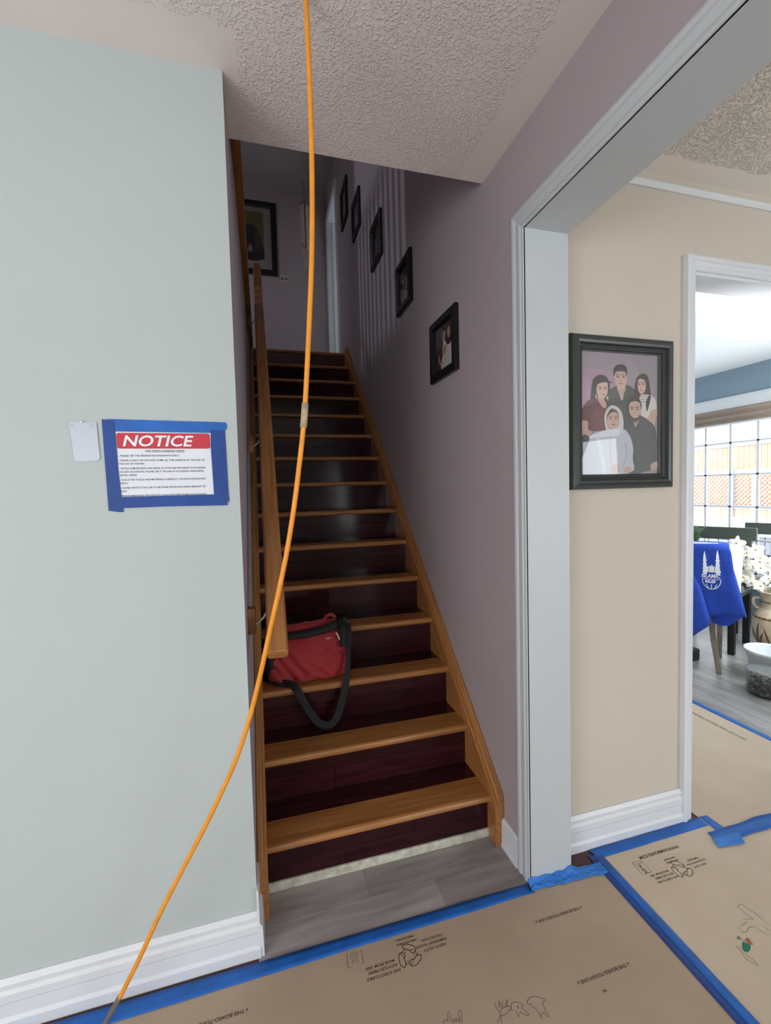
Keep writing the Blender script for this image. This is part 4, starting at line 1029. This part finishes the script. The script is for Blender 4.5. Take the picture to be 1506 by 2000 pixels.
for i in range(14):
    z = .76 - (.76 - .262) * i / 13; s1 = lerp_tab([(.76, -.16)] + SE, z); row = []
    for j in range(9):
        u = j / 8; s = -.33 + (s1 + .33) * u; row.append(bm.verts.new(K(s, -.040 - .012 * math.sin(u * PI) + .5 * sd(s, z) - .012 * (i / 13), z - .02 * (1 - u) * i / 13)))
    rows.append(row)
for a, b in zip(rows, rows[1:]):
    for j in range(8): bm.faces.new((a[j], a[j + 1], b[j + 1], b[j]))
obj('sleeve', bm, 'shirt', sh, smooth=True, solid=.003)
bm = new_bm(); poly(bm, [(-.02, .43), (.16, .43), (.13, .398), (.075, .345), (.03, .338), (-.015, .355)], lambda u, v: K(u, .012, v)); obj('inner_hem', bm, 'shirt', sh, solid=.003)
LF = lambda u, v: K(u, sd(u, v) - .0035, v)
bm = new_bm()
for x0, x1, zt in ((-.063, -.054, .862), (.009, .019, .872)):   # two towers
    poly(bm, [(x0 - .001, zt), (x0 + .007, zt - .040), (x1 + .006, .70), (x0 - .008, .70), (x0 - .007, zt - .040)], LF)
    for zz in (.80, .77, .742): poly(bm, [(x0 - .011, zz), (x0 + .014, zz), (x0 + .014, zz - .006), (x0 - .011, zz - .006)], LF)
cx, cz, R0 = -.022, .676, .052
for k in range(5):    # dome in gores
    a0 = PI - k * PI / 5 - .035; a1 = PI - (k + 1) * PI / 5 + .035
    poly(bm, [(cx + .97 * R0 * math.cos(a0), cz + .037)] + [(cx + R0 * math.cos(a0 + (a1 - a0) * t / 4) * .98, cz + .037 + .046 * math.sin(a0 + (a1 - a0) * t / 4)) for t in range(5)] + [(cx + .97 * R0 * math.cos(a1), cz + .037), (cx + .5 * R0 * math.cos((a0 + a1) / 2), cz + .037)], LF)
stroke(bm, [(cx, cz + .08), (cx, cz + .094)], .003, LF, 0)
stroke(bm, [(cx + R0 * math.cos(a), cz - .012 + .068 * math.sin(a)) for a in [PI + PI * t / 12 for t in range(13)]], .005, LF, 0)
stroke(bm, [(cx - R0, cz - .010), (cx + R0, cz - .010)], .004, LF, 0)
stroke(bm, [(cx, cz - .046), (cx, cz - .078)], .005, LF, 0)
stroke(bm, [(cx - .030, cz - .045), (cx - .016, cz - .075)], .004, LF, 0); stroke(bm, [(cx + .030, cz - .045), (cx + .016, cz - .075)], .004, LF, 0)
text(bm, 'ISLAMIC', .035, lambda u, v: LF(-.080 + u, .676 + v), bold=.0012, shear=.1, sx=.84)
text(bm, 'RELIEF', .026, lambda u, v: LF(-.058 + u, .640 + v), bold=.001, sx=.80)
obj('chest_emblem', bm, 'shirt_logo', sh)

# dark chairs beyond
def dark_chair(o_, label, src=None, dx=0, dy=0):
    e1 = Vector((.93, .37, 0)).normalized(); e2 = Vector((.37, -.93, 0)).normalized(); A = Vector((3.45, 2.515, 0))
    def Q(r, b, z): return A + e2 * r + e1 * b + Vector((0, 0, z))
    t = thing('wooden_chair', label, 'chair', tuple(Q(-.19, .19, 0)), 'dark wooden dining chairs')
    def bar(name, r0, r1, b0, b1, z0, z1, lean=0):
        bm = new_bm(); c = [(r0, b0), (r1, b0), (r1, b1), (r0, b1)]
        extr(bm, None, [Q(r, b, z0) for r, b in c], [Q(r, b + lean, z1) for r, b in c]); return obj(name, bm, 'black_wood' if name == 'leg' else 'olive_wood', t, bevel=.004)
    for r in (0, -.38):
        bar('leg', r - .022, r + .022, -.022, .022, 0, .43); bar('leg', r - .022, r + .022, .355, .399, 0, .43)
        bar('back_post', r - .02, r + .02, .36, .395, .43, .93, .06)
    bar('seat', -.41, .03, -.04, .41, .43, .465)
    bar('top_rail', -.42, .05, .41, .44, .845, .95, .01)
    bar('lower_rail', -.37, -.01, .395, .415, .60, .66, .008)
    return t
dc = dark_chair(None, 'dark wooden chair directly behind the cream chair')
dc2 = dc.copy(); COL.objects.link(dc2); dc2.location = dc.location + Vector((.66, .0, 0)); dc2['label'] = 'dark wooden chair behind the white orchids'
for ch in list(dc.children):
    c = ch.copy(); COL.objects.link(c); c.parent = dc2

tb = thing('dining_table', 'dark pedestal dining table behind the cream chair', 'table', (3.02, 2.80, 0))
bm = new_bm(); box(bm, 2.80, 3.60, 2.80, 3.45, .72, .755); obj('tabletop', bm, 'black_wood', tb, bevel=.008)
bm = new_bm(); box(bm, 2.98, 3.12, 2.90, 3.06, .09, .72); obj('pedestal', bm, 'black_wood', tb, bevel=.008)
bm = new_bm(); box(bm, 2.80, 3.12, 2.50, 2.66, 0, .09); box(bm, 2.96, 3.12, 2.66, 3.20, 0, .085); obj('table_base', bm, 'black_wood', tb, bevel=.012)

pl = thing('potted_plant', 'small leafy plant in a brown pot on the dining table', 'plant', (3.505, 2.87, .755))
bm = new_bm(); lathe(bm, [(.035, 0), (.05, .05), (.052, .085), (.046, .085), (.04, .06)], (3.505, 2.87, .755), 20); obj('pot', bm, 'terra', pl, smooth=True)
def leaf(bm, base, tip, w, up=Vector((0, 0, 1)), n=6):
    base, tip = Vector(base), Vector(tip); ax = tip - base; side = ax.cross(up).normalized(); rows = []
    for i in range(n + 1):
        t = i / n; p = base + ax * t + Vector((0, 0, .25 * ax.length * math.sin(t * PI))); ww = w * math.sin(min(1, t * 1.15 + .06) * PI) ** .8 if t < .97 else .0005
        ww = max(ww, .0005); rows.append([bm.verts.new(p - side * ww / 2), bm.verts.new(p - Vector((0, 0, .12 * ww))), bm.verts.new(p + side * ww / 2)])
    for a, b in zip(rows, rows[1:]):
        for k in range(2): bm.faces.new((a[k], a[k + 1], b[k + 1], b[k]))
for k in range(9):
    a = k * 2.4; bm = new_bm(); r = .09 + .03 * (k % 2)
    leaf(bm, (3.505, 2.87, .835), (3.505 + r * math.cos(a), 2.87 + r * math.sin(a), .87 + .05 * (k % 3)), .05); obj('leaf', bm, 'leaf', pl, smooth=True)

# vase with orchids
VC = (3.835, 2.445, 0)
vz = thing('floor_vase', 'large sand-coloured vase with brown leaf pattern and side handles', 'vase', VC)
VP = [(.085, 0), (.10, .01), (.125, .05), (.152, .12), (.160, .20), (.150, .27), (.125, .315), (.108, .335), (.104, .36), (.108, .42), (.116, .450), (.130, .462), (.132, .472), (.118, .474), (.10, .44), (.095, .36)]
VPs = [(p.x, p.y) for p in cr([(a, b, 0) for a, b in VP], 3)]
bm = new_bm(); lathe(bm, VPs, VC, 40); obj('vase_body', bm, 'vase', vz, smooth=True)
def vr(z): return lerp_tab([(b, a) for a, b in reversed(VP[:12])], z)
def VS(u, v): # angle, height on the vase surface
    r = vr(v) + .0025; return (VC[0] + r * math.cos(u), VC[1] + r * math.sin(u), v)
bm = new_bm()
for k in range(9):
    a = k * 2 * PI / 9
    for (da, z0, db, z1, w) in ((0, .03, .12, .24, .13), (-.1, .05, -.32, .20, .10), (.12, .05, .36, .17, .10)):
        L_ = []; R_ = []
        for i in range(9):
            t = i / 8; aa = a + da + (db - da) * t ** 1.5; z = z0 + (z1 - z0) * t; ww = w * math.sin(t * PI) ** .8 + .004
            L_.append(bm.verts.new(VS(aa - ww / 2, z))); R_.append(bm.verts.new(VS(aa + ww / 2, z)))
        for i in range(8): bm.faces.new((L_[i], R_[i], R_[i + 1], L_[i + 1]))
for z0, z1 in ((.385, .398), (.262, .280)):
    n = 48
    lo = [bm.verts.new(VS(2 * PI * i / n, z0 + .004 * (i % 2))) for i in range(n)]; hi = [bm.verts.new(VS(2 * PI * i / n, z1 - .006 * (i % 2))) for i in range(n)]
    for i in range(n): bm.faces.new((lo[i], lo[(i + 1) % n], hi[(i + 1) % n], hi[i]))
obj('painted_leaves', bm, 'vase_d', vz, smooth=True)
for sgn in (-1, 1):
    bm = new_bm(); h = KR * sgn
    tube(bm, cr([tuple(Vector(VC) + h * r + Vector((0, 0, z))) for r, z in ((.104, .41), (.145, .405), (.152, .37), (.135, .335), (.115, .328))], 6), .011, 10); obj('handle', bm, 'vase', vz, smooth=True)
orc = thing('orchid_arrangement', 'white orchids with green stems standing in the sand-coloured vase', 'flowers', (VC[0], VC[1], .40))
FP = [(-.245, .852), (-.212, .815), (-.180, .775), (-.126, .80), (-.100, .74), (-.052, .705), (-.182, .700), (-.146, .672), (-.098, .662), (-.180, .618), (-.196, .575), (-.148, .540), (-.098, .520), (-.050, .580), (-.018, .650), (.02, .73), (.05, .62), (.09, .70), (.0, .54), (.12, .58)]
FO = Vector((3.75, 2.40, 0))
rng = random.Random(3)
for i, (s, z) in enumerate(FP):
    c = K(s, rng.uniform(-.02, .03), z, FO)
    nrm = (-KD + KR * rng.uniform(-.6, .5) + Vector((0, 0, rng.uniform(-.2, .6)))).normalized()
    e1 = nrm.cross(Vector((0, 0, 1))).normalized(); e2 = e1.cross(nrm)
    rot = rng.uniform(-.5, .5); bm = new_bm()
    for k, (L_, w) in enumerate(((.060, .046), (.058, .031), (.060, .046), (.053, .031), (.053, .031))):
        a = rot + {0: 0.15, 1: PI / 2, 2: PI - .15, 3: PI * 1.28, 4: PI * 1.72}[k]
        dv = e1 * math.cos(a) + e2 * math.sin(a); sd_ = nrm.cross(dv); rows = []
        for j in range(6):
            t = j / 5; ww = w * (math.sin(min(1, .12 + t * .9) * PI) ** .6 if t < .99 else .1)
            p = c + dv * (L_ * t) + nrm * (.012 * t - .022 * t * t)
            rows.append([bm.verts.new(p - sd_ * ww / 2 - nrm * .003), bm.verts.new(p + nrm * .002), bm.verts.new(p + sd_ * ww / 2 - nrm * .003)])
        for a_, b_ in zip(rows, rows[1:]):
            for q in range(2): bm.faces.new((a_[q], a_[q + 1], b_[q + 1], b_[q]))
    fl = obj('flower', bm, 'petal', orc, smooth=True)
    bm = new_bm(); bmesh.ops.create_uvsphere(bm, u_segments=8, v_segments=6, radius=.008, matrix=Matrix.Translation(c + nrm * .006)); sub('flower_throat', bm, 'petal_c', fl, smooth=True)
for tip in ((-.22, .82), (-.15, .70), (-.06, .72), (.06, .70), (-.16, .56), (.02, .56)):
    bm = new_bm(); e = K(tip[0], .03, tip[1], FO); b = Vector((VC[0], VC[1], .36)) + KR * tip[0] * .2
    mid = (e + b) / 2 + KR * (.03) + Vector((0, 0, .10)); tube(bm, cr([tuple(b), tuple(mid), tuple(e)], 8), .0035, 6); obj('stem', bm, 'stem', orc, smooth=True)
for k, (a, r, z) in enumerate(((2.4, .16, .55), (3.4, .2, .50), (4.2, .17, .60), (5.2, .15, .56), (1.2, .14, .6))):
    bm = new_bm(); leaf(bm, (VC[0], VC[1], .44), (VC[0] + r * math.cos(a), VC[1] + r * math.sin(a), z), .05); obj('leaf', bm, 'leaf', orc, smooth=True)

# plastic tub and jar of pebbles
BC = (3.262, 2.118, 0)
t = thing('plastic_tub', 'white plastic tub on the kitchen floor behind the pebble jar', 'tub', BC)
bm = new_bm(); lathe(bm, [(.10, 0), (.105, .01), (.135, .17), (.146, .175), (.148, .195), (.140, .197), (.132, .180), (.102, .015), (.0, .012)], BC, 36); obj('tub_body', bm, 'plastic', t, smooth=True)
JC = (3.004, 1.962, 0)
t = thing('pebble_jar', 'clear round container of dark pebbles in front of the white tub', 'container', JC)
bm = new_bm(); lathe(bm, [(.105, .004), (.110, .02), (.112, .135), (.117, .14), (.117, .150)], JC, 36); obj('container_wall', bm, 'sleeve', t, smooth=True)
bm = new_bm(); lathe(bm, [(.0, .150), (.105, .152), (.118, .150), (.119, .138), (.115, .136)], JC, 36, False); obj('lid', bm, 'sleeve', t, smooth=True)
bm = new_bm(); r2 = random.Random(11)
for k in range(230):
    a = r2.uniform(0, 2 * PI); zc = r2.uniform(.012, .105); rr = .094 if r2.random() < .75 else r2.uniform(.0, .09)
    if rr < .09: zc = .100 + r2.uniform(0, .01)
    s = r2.uniform(.009, .015)
    bmesh.ops.create_icosphere(bm, subdivisions=1, radius=s, matrix=Matrix.Translation((JC[0] + rr * math.cos(a), JC[1] + rr * math.sin(a), zc)) @ Matrix.Rotation(a, 4, 'Z') @ Matrix.Diagonal((1, 1.3, .75, 1)))
box(bm, JC[0] - .06, JC[0] + .06, JC[1] - .06, JC[1] + .06, .006, .095)
o = obj('pebbles', bm, 'pebble', t, smooth=True); o['kind'] = 'stuff'

# window shade and ceiling light
ws = thing('window_shade', 'taupe fabric shade gathered along the top of the kitchen window', 'shade', (XW - .02, 2.97, 1.92))
bm = new_bm()
ribbon(bm, cr([(XW - .012, 2.97, 2.070), (XW - .040, 2.97, 2.045), (XW - .018, 2.97, 2.010), (XW - .046, 2.97, 1.985), (XW - .020, 2.97, 1.950), (XW - .040, 2.97, 1.935), (XW - .020, 2.97, 1.925)], 6), (0, Wy1 - Wy0 + .02, 0))
obj('folded_fabric', bm, 'shade', ws, smooth=True, solid=.004)
bm = new_bm(); box(bm, XW - .032, XW - .012, Wy0 - .005, Wy1 + .005, 1.905, 1.924); obj('bottom_rail', bm, 'white', ws, bevel=.003)
cl = thing('ceiling_light', 'round white flush light on the kitchen ceiling beyond the bulkhead', 'light', (2.77, 2.21, HC))
bm = new_bm(); lathe(bm, [(.0, -.036), (.05, -.034), (.078, -.022), (.088, -.006)], (2.77, 2.21, HC - .002), 32, False); obj('diffuser', bm, 'plastic', cl, smooth=True)
bm = new_bm(); lathe(bm, [(.088, -.014), (.098, -.012), (.100, 0)], (2.77, 2.21, HC), 32, False); obj('trim_ring', bm, 'white', cl, smooth=True)


# ------------------------------------------------------------------ outside the kitchen window
bm = new_bm(); box(bm, XW + .14, 16, -4, 14, -.30, -.12); struct('ground', bm, 'snow', 'snow-covered yard outside the window')
fx = 8.0
fe = thing('garden_fence', 'tan garden fence with lattice panels and grey posts beyond the window', 'fence', (fx, 6.0, -.12))
posts = [4.45, 5.46, 5.85, 7.2, 8.4]
for y in posts:
    bm = new_bm(); box(bm, fx - .05, fx + .05, y - .045, y + .045, -.12, 1.56); obj('post', bm, 'fence_grey', fe)
for z0, z1 in ((1.47, 1.54), (.86, .92)):
    bm = new_bm(); box(bm, fx - .03, fx + .03, 4.45, 8.4, z0, z1); obj('rail', bm, 'fence_grey', fe)
for ya, yb in zip(posts, posts[1:]):
    bm = new_bm(); ya += .045; yb -= .045; z0, z1 = .92, 1.47; st_ = .075; h = z1 - z0
    for sgn in (1, -1):
        c = ya - h
        while c < yb + h:
            a, b = (c, c + h) if sgn > 0 else (c + h, c)
            # clip the slat to the panel
            def clip(t): return a + (b - a) * t
            ts = [0.0, 1.0]
            for lim in (ya, yb):
                t = (lim - a) / (b - a)
                if 0 < t < 1: ts.append(t)
            ts.sort()
            for t0, t1 in zip(ts, ts[1:]):
                m_ = clip((t0 + t1) / 2)
                if ya <= m_ <= yb:
                    w = .018; off = .012 * sgn
                    va = [(fx + off - .004, clip(t0) - w, z0 + h * t0), (fx + off - .004, clip(t0) + w, z0 + h * t0), (fx + off + .004, clip(t0) + w, z0 + h * t0), (fx + off + .004, clip(t0) - w, z0 + h * t0)]
                    vb = [(fx + off - .004, clip(t1) - w, z0 + h * t1), (fx + off - .004, clip(t1) + w, z0 + h * t1), (fx + off + .004, clip(t1) + w, z0 + h * t1), (fx + off + .004, clip(t1) - w, z0 + h * t1)]
                    extr(bm, None, va, vb)
            c += st_
    obj('lattice_panel', bm, 'lattice', fe)
    bm = new_bm(); n = max(1, round((yb - ya) / .14)); wb = (yb - ya) / n
    for k in range(n): box(bm, fx - .012, fx + .012, ya + k * wb + .002, ya + (k + 1) * wb - .002, -.10, .86)
    obj('board_panel', bm, 'fence', fe)
f2 = thing('neighbour_fence', 'tan board fence with snow on top behind the lattice fence', 'fence', (9.6, 7.0, -.12))
bm = new_bm(); n = 60
for k in range(n): box(bm, 9.6 - .015, 9.6 + .015, 3.6 + k * .11, 3.6 + k * .11 + .104, -.12, 2.06)
obj('board_panel', bm, 'fence', f2)
bm = new_bm(); box(bm, 9.56, 9.66, 3.6, 10.2, 2.06, 2.12); obj('cap_rail', bm, 'fence_grey', f2)
bm = new_bm(); box(bm, 9.55, 9.67, 3.6, 10.2, 2.12, 2.17); obj('snow_cap', bm, 'snow', f2, bevel=.02)
ho = thing('neighbour_house', 'pale grey house with snowy roof faintly visible beyond the fences', 'house', (13.5, 8.5, -.12))
bm = new_bm(); box(bm, 12.5, 15.5, 5.5, 12, -.12, 3.4); obj('house_wall', bm, 'siding', ho)
bm = new_bm(); extr(bm, None, [(12.2, 5.2, 3.4), (15.8, 5.2, 3.4), (14, 5.2, 4.6)], [(12.2, 12.3, 3.4), (15.8, 12.3, 3.4), (14, 12.3, 4.6)]); obj('roof', bm, 'snow', ho)
for y in (6.6, 8.0, 9.4, 10.8):
    bm = new_bm(); box(bm, 12.47, 12.5, y - .35, y + .35, 1.9, 2.9); f_ = obj('house_window', bm, 'roof', ho)
# snow-covered deck box
db = thing('deck_bench', 'grey slatted deck bench heaped with snow outside the window', 'bench', (6.2, 4.4, -.12))
bm = new_bm()
for k in range(16): box(bm, 5.80, 5.83, 3.3 + k * .14, 3.3 + k * .14 + .125, -.12, .66)
obj('front_slats', bm, 'fence_grey', db)
bm = new_bm(); box(bm, 5.83, 6.6, 3.3, 5.54, .60, .66); obj('bench_top', bm, 'fence_grey', db)
bm = new_bm(); rows = []
for i in range(13):
    row = []
    for j in range(25):
        u, v = i / 12, j / 24
        hgt = .66 + .24 * (math.sin(PI * min(1, max(0, u))) ** .5) * (math.sin(PI * v) ** .4) * (.75 + .25 * noise.noise(Vector((u * 2, v * 5, 0))))
        row.append(bm.verts.new((5.77 + u * .86, 3.27 + v * 2.3, hgt)))
    rows.append(row)
for a, b in zip(rows, rows[1:]):
    for j in range(24): bm.faces.new((a[j], a[j + 1], b[j + 1], b[j]))
obj('snow_heap', bm, 'snow', db, smooth=True)
